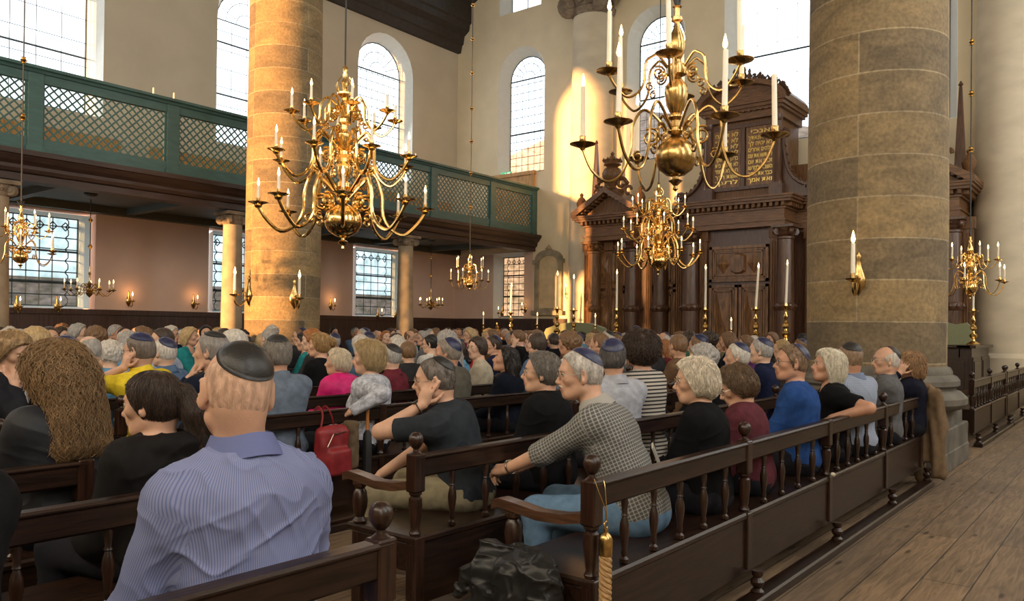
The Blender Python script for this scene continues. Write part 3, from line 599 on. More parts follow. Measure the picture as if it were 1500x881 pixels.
# doors and panels
for (y0, y1) in ((7.82, 8.55), (7.05, 7.78)):
    door_panel(18.70, y0, y1, .95, 2.55, 'x', 'door_panel'); 
door_panel(18.70, 7.05, 8.55, 2.62, 3.5, 'oct', 'over_door_panel'); door_panel(18.72, 7.05, 8.55, .0, .84, 'x', 'plinth_panel')
for (y0, y1) in ((9.82, 10.50), (11.2, 11.42), (9.36, 9.62)):
    for ya, yb in ((y0, y1), (mirror(y1), mirror(y0))):
        door_panel(AX+.07, ya, yb, .95, 2.5, 'x'); door_panel(AX+.07, ya, yb, 2.58, 3.8, 'x')
for ya, yb in ((11.55, 12.5), (3.1, 4.05)): door_panel(AX+.09, ya, yb, .95, 2.5, 'x'); door_panel(AX+.09, ya, yb, 2.58, 3.8, 'x')
for xx in (AX+.35,):        # side face of the central block, seen to its right
    b = MB(); abox(b, 18.8, AX, 6.70, 6.74, .95, 3.8)
    b.obj('side_panel', M['ark_panel'], ARK, smooth=0)
# upper storey with the tablets
b = MB(); abox(b, 18.95, EX-.3, 6.95, 8.65, 4.6, 6.75); abox(b, 19.6, EX-.3, 6.3, 9.3, 4.6, 5.5); b.obj('upper_case', M['ark_wood'], ARK, smooth=0)
for yy in (6.92, 8.68): 
    b = MB(); abox(b, 18.72, 19.0, yy-.16, yy+.16, 4.6, 4.95); b.lathe([(.12, 4.95), (.12, 5.02), (.10, 5.05), (.085, 6.45), (.12, 6.5), (.13, 6.6)], A(18.84, yy, 0), 16); b.obj('upper_column', M['ark_dark'], ARK)
def lay2(b, z0, z1, e): abox(b, 18.80-e, EX-.3, 6.86-e, 8.74+e, z0, z1)
b = MB(); lay2(b, 6.6, 6.78, .0); lay2(b, 6.78, 6.84, .08); lay2(b, 6.84, 6.92, .14); lay2(b, 6.92, 6.97, .2)
for i in range(14): yy = 6.86+1.88*i/13; abox(b, 18.70, 18.8, yy-.03, yy+.03, 6.76, 6.82)
b.obj('upper_cornice', M['ark_wood_h'], ARK, smooth=0)
b = MB(); arc = [(7.8+1.02*math.cos(PI*i/14), 6.97+.46*math.sin(PI*i/14)) for i in range(15)]
b.prism(arc, lambda u, v, q: A(q, u, v), 18.82, EX-.4); arc2 = [(7.8+1.14*math.cos(PI*i/14), 6.97+.58*math.sin(PI*i/14)) for i in range(15)]
for i in range(14):
    q = [arc[i], arc[i+1], arc2[i+1], arc2[i]]; b.prism(q, lambda u, v, q_: A(q_, u, v), 18.6, EX-.4)
b.obj('curved_pediment', M['ark_wood_h'], ARK, smooth=20)
b = MB()          # carved foliage cresting on the curved pediment
for i in range(26):
    an = PI*(.04+.92*i/25); rr_ = 1.14+.03*math.sin(i*2.1); hh = .10+.05*math.sin(i*1.7)+(.16 if 11 <= i <= 14 else 0)
    c = A(18.8, 7.8+rr_*math.cos(an), 6.97+.60*math.sin(an)); b.lathe([(.02, -.05), (.07, hh*.4), (.03, hh*.8), (.045, hh), (.005, hh*1.35)], c, 7)
    b.tube([(c[0]-.04, c[1]-.05, c[2]), (c[0]-.05, c[1]+.02, c[2]+.12), (c[0]-.04, c[1]+.07, c[2]+.06)], .025, 5)
b.obj('foliage_crest', M['ark_dark'], ARK)
# volutes at the sides of the upper storey
for sg in (-1, 1):
    b = MB(); y0 = 7.8+sg*.95
    pts = crom([(y0+sg*.02, 6.2), (y0+sg*.06, 5.7), (y0+sg*.18, 5.2), (y0+sg*.45, 4.92), (y0+sg*.75, 4.84)], 5); n = len(pts)
    poly = [(p.x, p.y) for p in pts]+[(y0+sg*.75, 4.62), (y0-sg*.02, 4.62)]
    b.prism(poly if sg > 0 else poly[::-1], lambda u, v, q: A(q, u, v), 18.95, 19.25)
    for (yy, zz, rr_) in ((y0+sg*.72, 4.82, .17), (y0+sg*.10, 6.15, .11)):
        sp = [A(18.92, yy+(rr_*(1-k/26))*math.cos(k*.55), zz+(rr_*(1-k/26))*math.sin(k*.55)) for k in range(24)]; b.tube(sp, .035, 6)
    b.tube([A(18.92, p.x+sg*.02, p.y+.02) for p in pts], .05, 6)
    for k in range(0, n, 2): p = pts[k]; b.lathe([(.004, -.06), (.05, 0), (.004, .07)], A(18.92, p.x+sg*.05, p.y+.04), 6)
    b.obj('scroll_volute', M['ark_dark'], ARK)
# tablets and gilt writing
b = MB()
for yc in (7.36, 8.22): 
    abox(b, 18.90, 18.96, yc-.36, yc+.36, 4.98, 6.42)
b.obj('tablet', M['ark_panel'], ARK, smooth=0)
b = MB()
for (a, c, d, e) in ((6.95, 8.63, 4.90, 4.98), (6.95, 8.63, 6.42, 6.52), (7.74, 7.84, 4.98, 6.42), (6.95, 7.0, 4.98, 6.42), (8.58, 8.63, 4.98, 6.42)): abox(b, 18.86, 18.93, a, c, d, e)
b.obj('tablet_frame', M['ark_dark'], ARK, smooth=0)
LINES_R = ['אנכי', 'אשר הוצאתיך', 'לא יהיה לך', 'אלהים אחרים', 'לא תשא את שם', 'זכור את יום', 'השבת לקדשו', 'כבד את אביך', 'ואת אמך']
LINES_L = ['לא תרצח', 'לא תנאף', 'לא תגנב', 'לא תענה', 'ברעך עד שקר', 'לא תחמד בית', 'רעך לא תחמד', 'אשת רעך', 'לרעך']
dg = None
for yc, LN in ((7.36, LINES_R), (8.22, LINES_L)):
    for i, s_ in enumerate(LN):
        cu = bpy.data.curves.new('writing', 'FONT'); cu.body = s_[::-1]; cu.size = .15; cu.align_x = 'CENTER'; cu.extrude = .004; cu.offset = .002; cu.resolution_u = 2
        o = bpy.data.objects.new('tmp', cu); COL.objects.link(o)
        dg = bpy.context.evaluated_depsgraph_get(); me = bpy.data.meshes.new_from_object(o.evaluated_get(dg)); bpy.data.objects.remove(o)
        if not len(me.vertices): continue
        xs = [v.co.x for v in me.vertices]; W_ = max(xs)-min(xs); k = .60/max(W_, .01); kx = min(k, 1.9)
        for v in me.vertices: v.co = (-.005-v.co.z, -v.co.x*kx, v.co.y*.95)
        me.materials.clear(); o = link('gilt_writing', me, M['gold'], ARK, A(18.893, yc, 6.25-i*.148))
# ---------------------------------------------------------------- candlesticks, counter, sofa, chair in front of the ark
t = empty('dignitaries_barrier', (17.0, 10.1, 0)); tag(t, 'low dark wooden barrier before the ark carrying the tall brass candlesticks', 'barrier')
b = MB(); b.bbox((-.10, -5.0, 1.06), (.10, 5.0, 1.14)); b.obj('top_rail', M['dark_wood'], t)
b = MB(); b.box((-.05, -5.0, 0), (.05, 5.0, 1.06)); 
for i in range(11): b.box((-.08, -5.0+i*.985, 0), (.08, -4.85+i*.985, 1.06))
b.obj('panel_wall', M['dark_wood'], t, smooth=0)
def flame_mesh(b, c, s=1.0, m=0):
    s = s*1.3; b.lathe([(.001*s, 0), (.006*s, .006*s), (.0075*s, .014*s), (.005*s, .026*s), (.0008*s, .044*s)], c, 8, m)
def candlestick(p, label, group, hs, hc, rc=.022, name='candlestick', tilt=0, lit=True):
    t = empty(name, p); tag(t, label, 'candlestick', group)
    r = hs*.13 if hs > .4 else hs*.2
    b = MB(); b.lathe([(r*1.25, 0), (r*1.3, hs*.03), (r*.9, hs*.07), (r*.5, hs*.10), (r*.32, hs*.16), (r*.75, hs*.22), (r*.8, hs*.27), (r*.35, hs*.33), (r*.28, hs*.38), (r*.62, hs*.44), (r*.62, hs*.5), (r*.28, hs*.55), (r*.25, hs*.62), (r*.5, hs*.68), (r*.28, hs*.74), (r*.22, hs*.84), (r*.4, hs*.90), (r*1.0, hs*.925), (r*1.05, hs*.94), (r*.4, hs*.95), (r*.36, hs)], n=20)
    b.obj('stick', M['brass'], t)
    b = MB(); M4 = Matrix.Rotation(tilt, 4, 'X'); M4 = Matrix.Translation((0, 0, hs-.01)) @ M4; b.lathe([(rc, 0), (rc*.93, hc*.5), (rc*.86, hc-.01), (rc*.5, hc)], n=12, M=M4); c = b.obj('candle', M['wax'], t)
    if lit:
        b = MB(); flame_mesh(b, M4 @ Vector((0, 0, hc)), 2.0 if hc > .4 else 1.5); b.obj('flame', M['flame'], t)
    return t
big = [(903, 395, 452, 493, 'tall white candle on brass stick right beneath the gilt triple-tier chandelier, left side', 0), (1033, 388, 451, 495, 'tall candle on brass stick in front of the ark, left of the ark doors', 0), (1107, 386, 450, 495, 'leaning tall candle on brass stick before the ark doors', .06), (1151, 382, 445, 495, 'tall candle on brass stick beside the right ark door column', .03),
       (816, 397, 450, 486, 'tall candle on brass stick in front of the round-topped board', 0), (748, 414, 456, 484, 'slightly leaning tall candle on brass stick below the dark low window', .02), (840, 402, 452, 484, 'tall thin candle on brass stick just left of the ark', 0)]
for px, y0, y1, y2, lab, tl in big:
    Z = 1.14; q = P(px, 480, X=17.0); qt = P(px, y0+6, X=17.0); qm = P(px, y1, X=17.0); hs = qm.z-Z; hc = max(.3, qt.z-qm.z)
    if px == 748: q.x = 17.0
    candlestick((17.0, q.y, Z), lab, 'tall candles before the ark', hs, hc, .028, tilt=tl)
for px, y0, y1, X_, lab in ((708, 458, 474, 17.0, 'small lit candle on short stick nearest the small far chandelier'), (787, 459, 474, 17.0, 'small lit candle on short stick left of the green sofa'), (872, 461, 476, 17.0, 'small lit candle on short stick against the green sofa'), (1071, 467, 482, 16.9, 'short lit candle in dark holder before the ark doors')):
    q = P(px, y1, X=X_); qt = P(px, y0+3, X=X_); candlestick((X_, q.y, 1.14), lab, 'short candles before the ark', max(.12, q.z-1.14), qt.z-q.z, .02)
q = P(728, 470, X=17.0)
t = empty('brass_finial', (17.0, q.y, 1.14)); tag(t, 'turned brass finial without a candle between two lit candles, left of the ark', 'finial')
b = MB(); b.lathe([(.06, 0), (.07, .03), (.03, .07), (.07, .14), (.08, .2), (.04, .26), (.05, .3), (.015, .36), (.025, .4), (.002, .46)], n=16); b.obj('turned_body', M['brass'], t)
# green sofa whose back shows above the heads, left of the ark
q0 = P(800, 470, X=18.2); q1 = P(888, 470, X=18.2)
t = empty('sofa', (18.2, (q0.y+q1.y)/2, 0)); tag(t, 'pale green upholstered sofa with curved back left of the ark', 'sofa')
L_ = abs(q0.y-q1.y)/2
b = MB(); top = [(-L_, 1.35), (-L_*.93, 1.46), (-L_*.5, 1.58), (0, 1.60), (L_*.5, 1.56), (L_*.93, 1.42), (L_, 1.30)]
b.prism([(-L_, .45)]+top+[(L_, .45)], lambda u, v, q: (q, u, v), -.1, .12); b.obj('back', M['green_cloth'], t, smooth=20)
b = MB(); b.bbox((-.75, -L_, .25), (-.08, L_, .48), .03); b.obj('seat', M['green_cloth'], t)
for s_ in (-1, 1):
    b = MB(); b.bbox((-.75, s_*L_-.08, .25), (-.1, s_*L_+.08, .75), .03); b.obj('arm', M['green_cloth'], t)
    for xx in (-.7, 0): b = MB(); b.lathe([(.025, 0), (.04, .25)], (xx, s_*(L_-.1), 0), 10); b.obj('leg', M['dark_wood'], t)
# counter at the right, candlestick and chair on / behind it
t = empty('wooden_counter', (17.5, 2.62, 0)); tag(t, 'dark wooden panelled counter at the right behind the empty benches', 'counter')
b = MB(); b.bbox((-.08, -.08, 1.13), (2.12, .26, 1.19), .012); b.bbox((-.08, .0, 1.131), (.30, .62, 1.189), .012); b.obj('counter_top', M['dark_wood'], t)
b = MB(); b.box((0, 0, 0), (2.08, .22, 1.13)); b.box((0, .2, 0), (.22, .58, 1.13)); 
for (a, c) in ((.05, 1.0), (1.1, 2.1)): b.box((a, -.02, .15), (c, 0, .95)); b.box((a+.08, -.035, .23), (c-.08, -.02, .87))
b.box((-.02, .05, .15), (0, .54, .95)); b.box((-.04, .12, .23), (-.02, .47, .87)); b.obj('counter_body', M['dark_wood'], t, smooth=0)
q = P(1438, 500, X=18.2)
candlestick((18.2, 2.70, 1.19), 'thick brass candlestick without a candle standing on the dark counter', 'candlestick on the counter', .72, .34, .02, lit=False)
q0 = P(1380, 490, X=18.8); q1 = P(1417, 490, X=18.8)
t = empty('armchair', (18.8, (q0.y+q1.y)/2-.0, 0)); tag(t, 'green patterned upholstered chair behind the dark counter', 'chair')
w_ = .27
b = MB(); b.prism([(-w_, .5), (w_, .5), (w_+.02, 1.58), (w_*.8, 1.66), (0, 1.60), (-w_*.8, 1.64), (-w_-.02, 1.56)], lambda u, v, q: (q, u, v), 0, .12); b.obj('backrest', M['green_cloth'], t, smooth=20)
b = MB(); b.bbox((-.48, -w_, .42), (.0, w_, .54), .03); b.obj('seat', M['green_cloth'], t)
for xx in (-.43, .05):
    for yy in (-.22, .22): b = MB(); b.lathe([(.02, 0), (.03, .42)], (xx, yy, 0), 8); b.obj('leg', M['dark_wood'], t)
# ================================================================ CHANDELIERS
def arm_path(Rr, zp, rh=.05, arch=.20, sag=.24, s=1.0):
    k = s
    return crom([(rh, zp+.06*k), (rh+.16*Rr, zp+.17*k), (.36*Rr, zp+arch*k), (.46*Rr, zp+.10*k), (.48*Rr, zp-.06*k), (.58*Rr, zp-(sag-.04)*k), (.74*Rr, zp-sag*k), (.90*Rr, zp-(sag-.08)*k), (Rr, zp-.03*k)], 4)
def chandelier(loc, name, label, group, prof, tiers, zc, cm='brass', scl=1.0, chain_top=9.0, balls=(), light=12, lit=True):
    """prof: lathe profile (r, z relative to loc.z). tiers: (R, zplate, n, theta0, rh, candle_len, candle_r, plate_r, arch, sag, tube_r)"""
    t = empty(name, loc); tag(t, label, 'chandelier', group)
    b = MB(); b.lathe(prof, n=28); b.obj('stem', M[cm], t)
    for (Rr, zp, n, th0, rh, cl, cr, pr, arch, sag, tr) in tiers:
        s = Rr/.6
        pth = [Vector((p.x, 0, p.y)) for p in [Vector((q.x, q.y)) for q in arm_path(Rr, zp, rh, arch, sag, s)]]
        b = MB(); b.tube(pth, tr, 7)
        sc_ = [Vector((.26*Rr+(.105*Rr)*(1-k/30)*math.cos(k*.5+1), 0, zp+.02*s+(.105*Rr)*(1-k/30)*math.sin(k*.5+1))) for k in range(22)]; b.tube(sc_, tr*.8, 6)
        sc_ = [Vector((.40*Rr+(.06*Rr)*(1-k/22)*math.cos(-k*.55+2), 0, zp-.10*s+(.06*Rr)*(1-k/22)*math.sin(-k*.55+2))) for k in range(14)]; b.tube(sc_, tr*.7, 6)
        b.lathe([(tr*1.2, -.04*s), (tr*2.2, -.025*s), (tr*1.2, -.01*s)], (Rr, 0, zp), 8)
        me_arm = b.mesh('arm')
        b = MB(); b.lathe([(tr*1.2, -.028*s), (pr*.5, -.016), (pr, 0), (pr*1.02, .004), (pr*.6, .002), (cr*1.5, .004), (cr*1.3, .012), (cr*1.6, .02), (cr*1.25, .03), (cr*1.35, .055), (cr*1.1, .056)], n=18); me_pan = b.mesh('drip_pan')
        b = MB(); b.lathe([(cr, .04), (cr*.96, cl*.6), (cr*.92, .04+cl-.004), (cr*.4, .04+cl)], n=10); me_c = b.mesh('candle')
        b = MB(); flame_mesh(b, (0, 0, .04+cl), max(1.0, cr/.011)); me_f = b.mesh('flame')
        for m_, k_ in ((me_arm, cm), (me_pan, cm), (me_c, 'wax'), (me_f, 'flame')): m_.materials.append(M[k_])
        for k in range(n):
            a = R(th0+360*k/n)
            oa = link('arm', me_arm, None, t); oa.rotation_euler = (0, 0, a)
            link('drip_pan', me_pan, None, oa, (Rr, 0, zp)); cnd = link('candle', me_c, None, oa, (Rr, 0, zp))
            cnd.rotation_euler = (R(random.uniform(-1.5, 1.5)), R(random.uniform(-1.5, 1.5)), 0)
            if lit: link('flame', me_f, None, oa, (Rr, 0, zp))
    # suspension
    zt = prof[-1][1]; top = chain_top-loc[2]
    b = MB(); b.tube([(0, 0, zt-.02), (0, 0, top)], .010 if cm != 'thin' else .006, 6)
    b.obj('suspension_rod', M['iron'], t)
    for zb in balls:
        b = MB(); b.lathe([(.01, -.05), (.035, -.045), (.022, -.032), (.05, 0), (.022, .032), (.035, .045), (.01, .05)], (0, 0, zb-loc[2]), 14); b.obj('gilt_ball', M['brass'], t)
    if light:
        l = bpy.data.lights.new('candle_glow', 'POINT'); l.energy = light; l.color = (1, .55, .22); l.shadow_soft_size = tiers[0][0]*.6
        o = bpy.data.objects.new('candle_glow', l); COL.objects.link(o); o.location = (loc[0], loc[1], loc[2]+tiers[0][1]+.5)
    return t
# small type, foreground: two tiers of six tall candles, ball and vase stem (z of loc = centre of plates of lower tier)
def small(loc, label, name='brass_chandelier', k=1.0, cm='old_brass', th=-15, light=8, top=13.5, balls=(), cl=.34):
    r = lambda v: v*k
    prof = [(.002, -.33), (.018, -.315), (.012, -.295), (.03, -.275), (.045, -.262), (.02, -.25), (.02, -.235), (.06, -.225), (.105, -.19), (.128, -.14), (.132, -.10), (.118, -.05), (.085, -.01), (.045, .015), (.03, .03), (.055, .05), (.055, .07), (.03, .085), (.032, .12), (.05, .14), (.05, .15), (.035, .165), (.062, .22), (.075, .30), (.07, .34), (.035, .385), (.03, .40), (.06, .415), (.065, .45), (.06, .475), (.03, .49), (.025, .51), (.05, .56), (.055, .60), (.045, .66), (.02, .72), (.018, .75), (.035, .76), (.035, .78), (.018, .79), (.018, .84), (.03, .85), (.012, .86)]
    prof = [(r(a), r(z)) for a, z in prof]
    tiers = [(r(.60), 0, 6, th, r(.05), cl*k, .0165*k, r(.085), .20, .25, .0095*k), (r(.455), r(.40), 6, th+28, r(.05), cl*k, .0155*k, r(.08), .16, .20, .008*k)]
    t = chandelier(loc, name, label, 'small two-tier brass chandeliers', prof, tiers, 0, cm, light=light, chain_top=top, balls=balls)
    b = MB(); pts = [(r(.035)*math.cos(a_), 0, r(.90)+r(.035)*math.sin(a_)) for a_ in np.linspace(0, 2*PI, 14)[:-1]]; b.tube(pts, r(.008), 6, closed=True)
    b.tube([(-r(.07), 0, r(.93)), (-r(.03), 0, r(.87)), (0, 0, r(.84)), (r(.03), 0, r(.87)), (r(.05), 0, r(.94))], r(.008), 6)
    b.tube([(0, 0, r(.90)), (r(.012), 0, r(.99)), (0, 0, r(1.05))], r(.012), 6)
    b.obj('hanging_ring', M['iron'], t); return t
q = P(990, 205, Y=2.35); CH1 = small((q.x, q.y, q.z), 'near two-tier brass chandelier with long white candles, upper right foreground', th=-15-51.5, light=5)
C5P = P(30, 368, Y=13.2)
small(tuple(C5P), 'small brass chandelier hanging at the far left before the lower window', th=10, cl=.22, light=3, cm='brass', k=.80, balls=[P(33, y, Y=13.2).z for y in (88, 172)])
C4P = P(688, 412, Y=13.2)
small(tuple(C4P), 'small brass chandelier hanging before the end of the gallery, above the far heads', th=20, cl=.24, light=3, cm='brass', k=.78, balls=[P(693, y, Y=13.2).z for y in (8, 58, 108, 160, 208, 255, 305)])
C8P = P(1421, 413, Y=2.35)
small(tuple(C8P), 'brass chandelier at the right edge above the counter, half behind the stone column', th=0, cl=.20, light=3, cm='brass', k=.90, balls=[P(1421, y, Y=2.35).z for y in (58, 135, 218)])
# large type: three tiers
def large(loc, label, k=1.0, light=25, th=0, top=13.5, rod_balls=()):
    r = lambda v: v*k
    prof = [(.002, -.52), (.02, -.50), (.015, -.47), (.05, -.44), (.06, -.42), (.02, -.40), (.02, -.38), (.08, -.36), (.17, -.30), (.215, -.22), (.22, -.17), (.20, -.09), (.14, -.02), (.07, .01), (.04, .03), (.08, .06), (.08, .10), (.045, .13), (.045, .18), (.08, .22), (.08, .26), (.045, .29), (.06, .34), (.09, .42), (.09, .46), (.045, .52), (.045, .56), (.075, .60), (.075, .64), (.04, .67), (.05, .72), (.085, .80), (.085, .84), (.04, .90), (.04, .95), (.07, .98), (.07, 1.02), (.04, 1.05), (.05, 1.10), (.07, 1.17), (.04, 1.24), (.03, 1.27), (.09, 1.31), (.09, 1.33), (.03, 1.36), (.04, 1.42), (.05, 1.45), (.02, 1.50), (.03, 1.54), (.02, 1.58), (.035, 1.62), (.01, 1.66)]
    prof = [(r(a), r(z)) for a, z in prof]
    tiers = [(r(.96), 0, 8, th, r(.06), .155*k, .018*k, r(.115), .24, .20, .021*k), (r(.80), r(.56), 8, th+22, r(.06), .155*k, .017*k, r(.10), .22, .20, .018*k), (r(.60), r(1.06), 8, th+8, r(.05), .15*k, .016*k, r(.09), .20, .20, .015*k)]
    t = chandelier(loc, 'tiered_chandelier', label, 'large three-tier gilt chandeliers', prof, tiers, 0, 'brass', light=light, chain_top=top, balls=rod_balls)
    b = MB()
    for a in range(6): 
        an = R(60*a); pts = [(r(.05+.06*math.sin(u))*math.cos(an), r(.05+.06*math.sin(u))*math.sin(an), r(1.30+.07*u)) for u in np.linspace(0, 3.1, 8)]; b.tube(pts, r(.008), 5)
    b.obj('ornament_scrolls', M['brass'], t); return t
q = P(503, 302, Y=7.4); large(tuple(q), 'large three-tier gilt chandelier hanging in front of the left stone column', 1.0, 14, th=5)
q = P(964, 371, Y=7.8); large(tuple(q), 'three-tier gilt chandelier in front of the ark, below the near chandelier', .88, 12, th=15)
# hanging candle crowns under the gallery
def crown(px, py, k, label, span):
    q = P(px, py, Y=17.2); r = lambda v: v*k
    prof = [(.002, -.16), (.02, -.14), (.05, -.11), (.075, -.06), (.05, .0), (.02, .03), (.03, .08), (.045, .12), (.02, .18), (.018, .3), (.03, .34), (.015, .38), (.02, .44), (.008, .5)]
    tiers = [(span/2, 0, 7, 12, .04, .11, .014, .06, .10, .16, .008)]
    t = chandelier(tuple(q), 'brass_crown_light', label, 'small crown lights under the gallery', prof, tiers, 0, 'old_brass', light=2.5, chain_top=4.0, balls=(q.z+.9, q.z+1.45))
    b = MB(); b.lathe([(.02, 0), (.10, .02), (.13, .05), (.13, .07)], (0, 0, 4.04-q.z), 16); b.obj('ceiling_rose', M['iron'], t)
crown(131, 425, 1, 'low crown light hanging under the gallery beside the left lower window', .92)
crown(631, 447, 1, 'low crown light under the gallery right of the sunlit slim column', .72)
# ---------------------------------------------------------------- sconces
def sconce(p, nrm, label, group, k=1.0, cl=.26, cr=.013, glow=0, parts=True):
    """single-candle wall sconce at p, arm reaching out along nrm"""
    t = empty('candle_sconce', p, math.atan2(nrm[1], nrm[0])); tag(t, label, 'sconce', group)
    b = MB(); b.lathe([(.002, -.11*k), (.02*k, -.08*k), (.045*k, -.04*k), (.05*k, 0), (.035*k, .05*k), (.02*k, .09*k), (.012*k, .14*k), (.02*k, .16*k), (.002, .19*k)], (.012, 0, 0), 12, sx=.5); b.obj('wall_plate', M['old_brass'], t)
    pts = crom([(.02, 0, .0), (.05*k, 0, -.07*k), (.10*k, 0, -.11*k), (.15*k, 0, -.08*k), (.155*k, 0, -.02*k)], 4); b = MB(); b.tube(pts, .008*k, 7)
    b.tube([(.05*k+.03*k*math.cos(a_)*(1-a_/9), 0, .0+.03*k*math.sin(a_)*(1-a_/9)) for a_ in np.linspace(0, 7, 14)], .006*k, 5); b.obj('arm', M['old_brass'], t)
    b = MB(); b.lathe([(.01*k, -.025*k), (.045*k, -.01*k), (.05*k, 0), (.018*k, .002), (.016*k, .035*k), (.014*k, .036*k)], (.155*k, 0, 0), 14); b.obj('drip_pan', M['old_brass'], t)
    b = MB(); b.lathe([(cr, 0), (cr*.95, cl*.6), (cr*.88, cl-.004), (cr*.4, cl)], (.155*k, 0, .02), 10); b.obj('candle', M['wax'], t)
    b = MB(); flame_mesh(b, (.155*k, 0, .02+cl), max(1.0, cr/.010)); b.obj('flame', M['flame'], t)
    if glow:
        l = bpy.data.lights.new('sconce_glow', 'POINT'); l.energy = glow; l.color = (1, .45, .16); l.shadow_soft_size = .04
        o = bpy.data.objects.new('sconce_glow', l); COL.objects.link(o); v = Vector(nrm[:2]).normalized(); o.location = (p[0]+v.x*.2, p[1]+v.y*.2, p[2]+cl+.1)
def on_column(px, py, cx_, cy_, r_, k, cl, cr, lab):
    d = ray(px, py); o = Vector((-cx_, -cy_)); D = Vector((d.x, d.y)); a = D.dot(D); bb = 2*D.dot(o); c = o.dot(o)-r_*r_; disc = bb*bb-4*a*c
    tt = (-bb-math.sqrt(max(0, disc)))/(2*a); q = Vector((d.x*tt, d.y*tt, CAM_Z+d.z*tt)); n = Vector((q.x-cx_, q.y-cy_)).normalized()
    sconce((q.x, q.y, q.z), (n.x, n.y), lab, 'sconces on the stone columns', k, cl, cr, glow=.0)
on_column(1258, 410, CX, 2.35, .715, 1.5, .34, .022, 'brass candle sconce fixed to the massive right stone column')
on_column(431, 437, CX, 13.2, .715, 1.9, .34, .026, 'brass candle sconce on the front of the left stone column')
on_column(365, 432, CX, 13.2, .713, 1.9, .34, .026, 'brass candle sconce on the left side of the left stone column')
on_column(473, 437, CX, 13.2, .80, 1.6, .14, .018, 'brass candle sconce on the shaded right side of the left stone column') if False else None
for px, py, lab in ((188, 437, 'glowing wall sconce nearest the left lower window'), (283, 441, 'glowing wall sconce between left window and slim column'), (484, 444, 'wall sconce just right of the left stone column'), (683, 452, 'wall sconce below the far small chandelier'),
                    (24, 447, 'low sconce before the left window, left of the pair'), (83, 447, 'low sconce before the left window, right of the pair'), (553, 460, 'low sconce under the middle lower window, left of the pair'), (579, 460, 'low sconce under the middle lower window, right of the pair')):
    q = P(px, py, Y=NY-.1); onw = px in (188, 283, 484, 683)
    yw = NY if onw else NY-.12
    q = P(px, py+(4 if onw else 2), Y=yw); 
    if not onw: q.z = max(q.z, 1.80) if False else q.z
    sconce((q.x, yw, q.z), (0, -1), lab, 'candle sconces along the left wall', 1.3, .10, .016, glow=1.6 if onw else .3)
for px, py, lab in ((770, 450, 'wall sconce on end wall left of the round-topped board'), (739, 456, 'low sconce before the dark end-wall window'), (834, 428, 'wall sconce right of the round-topped board, upper'), (846, 444, 'wall sconce beside the ark, lower')):
    q = P(px, py+3, X=EX); sconce((EX-(.12 if px == 739 else 0), q.y, q.z), (-1, 0), lab, 'candle sconces on the end wall', 1.3, .10 if px != 834 else .2, .016, glow=.6)
for px, py, lab in ((225, 134, 'white stub candle on the gallery handrail, left one'), (255, 141, 'white stub candle on the gallery handrail, right one'), (339+270, 224, 'white stub candle on the gallery handrail before the arched window')):
    q = P(px, py, Y=GY); o = MB().lathe([(.03, 0), (.035, .02), (.018, .025), (.016, .15), (.004, .16)], n=10).obj('stub_candle', M['wax'], None, (q.x, GY, 5.97)); tag(o, lab, 'candle', 'stub candles on the gallery rail')
# ================================================================ PEWS
ROW = [1.64, 2.58, 3.50, 4.43, 5.36, 6.29]+[7.22+.93*i for i in range(8)]
_b = MB(); _b.lathe([(.012, .0), (.022, .005), (.022, .02), (.012, .03), (.016, .045), (.013, .06), (.024, .13), (.022, .16), (.012, .19), (.017, .195), (.012, .205), (.018, .25), (.015, .262)], n=10); _b.v = [(x*.88, y*.88, z) for x, y, z in _b.v]; ME_SP = _b.mesh('baluster'); ME_SP.materials.append(M['post_wood'])
_b = MB(); _b.lathe([(.026, -.02), (.03, -.005), (.016, .006), (.014, .016), (.026, .028), (.036, .048), (.038, .062), (.034, .080), (.018, .096), (.003, .099)], n=20); _b.v = [(x*.9, y*.9, z*.92) for x, y, z in _b.v]; ME_KN = _b.mesh('knob'); ME_KN.materials.append(M['post_wood'])
_b = MB(); _b.lathe([(.034, 0), (.036, .015), (.02, .03), (.034, .05), (.036, .065), (.02, .085), (.03, .10), (.03, .12)], n=14); ME_FT = _b.mesh('turned_foot'); ME_FT.materials.append(M['post_wood'])
_b = MB(); _b.lathe([(.03, .0), (.036, .012), (.022, .03), (.034, .07), (.038, .11), (.032, .15), (.022, .165), (.03, .175), (.03, .19)], n=16); ME_AS = _b.mesh('arm_support'); ME_AS.materials.append(M['post_wood'])
def put(me, par, loc, name=None):
    o = bpy.data.objects.new(name or me.name.split('.')[0], me); COL.objects.link(o); o.parent = par; o.location = loc; KIDS.setdefault(par.name, []).append(o); return o
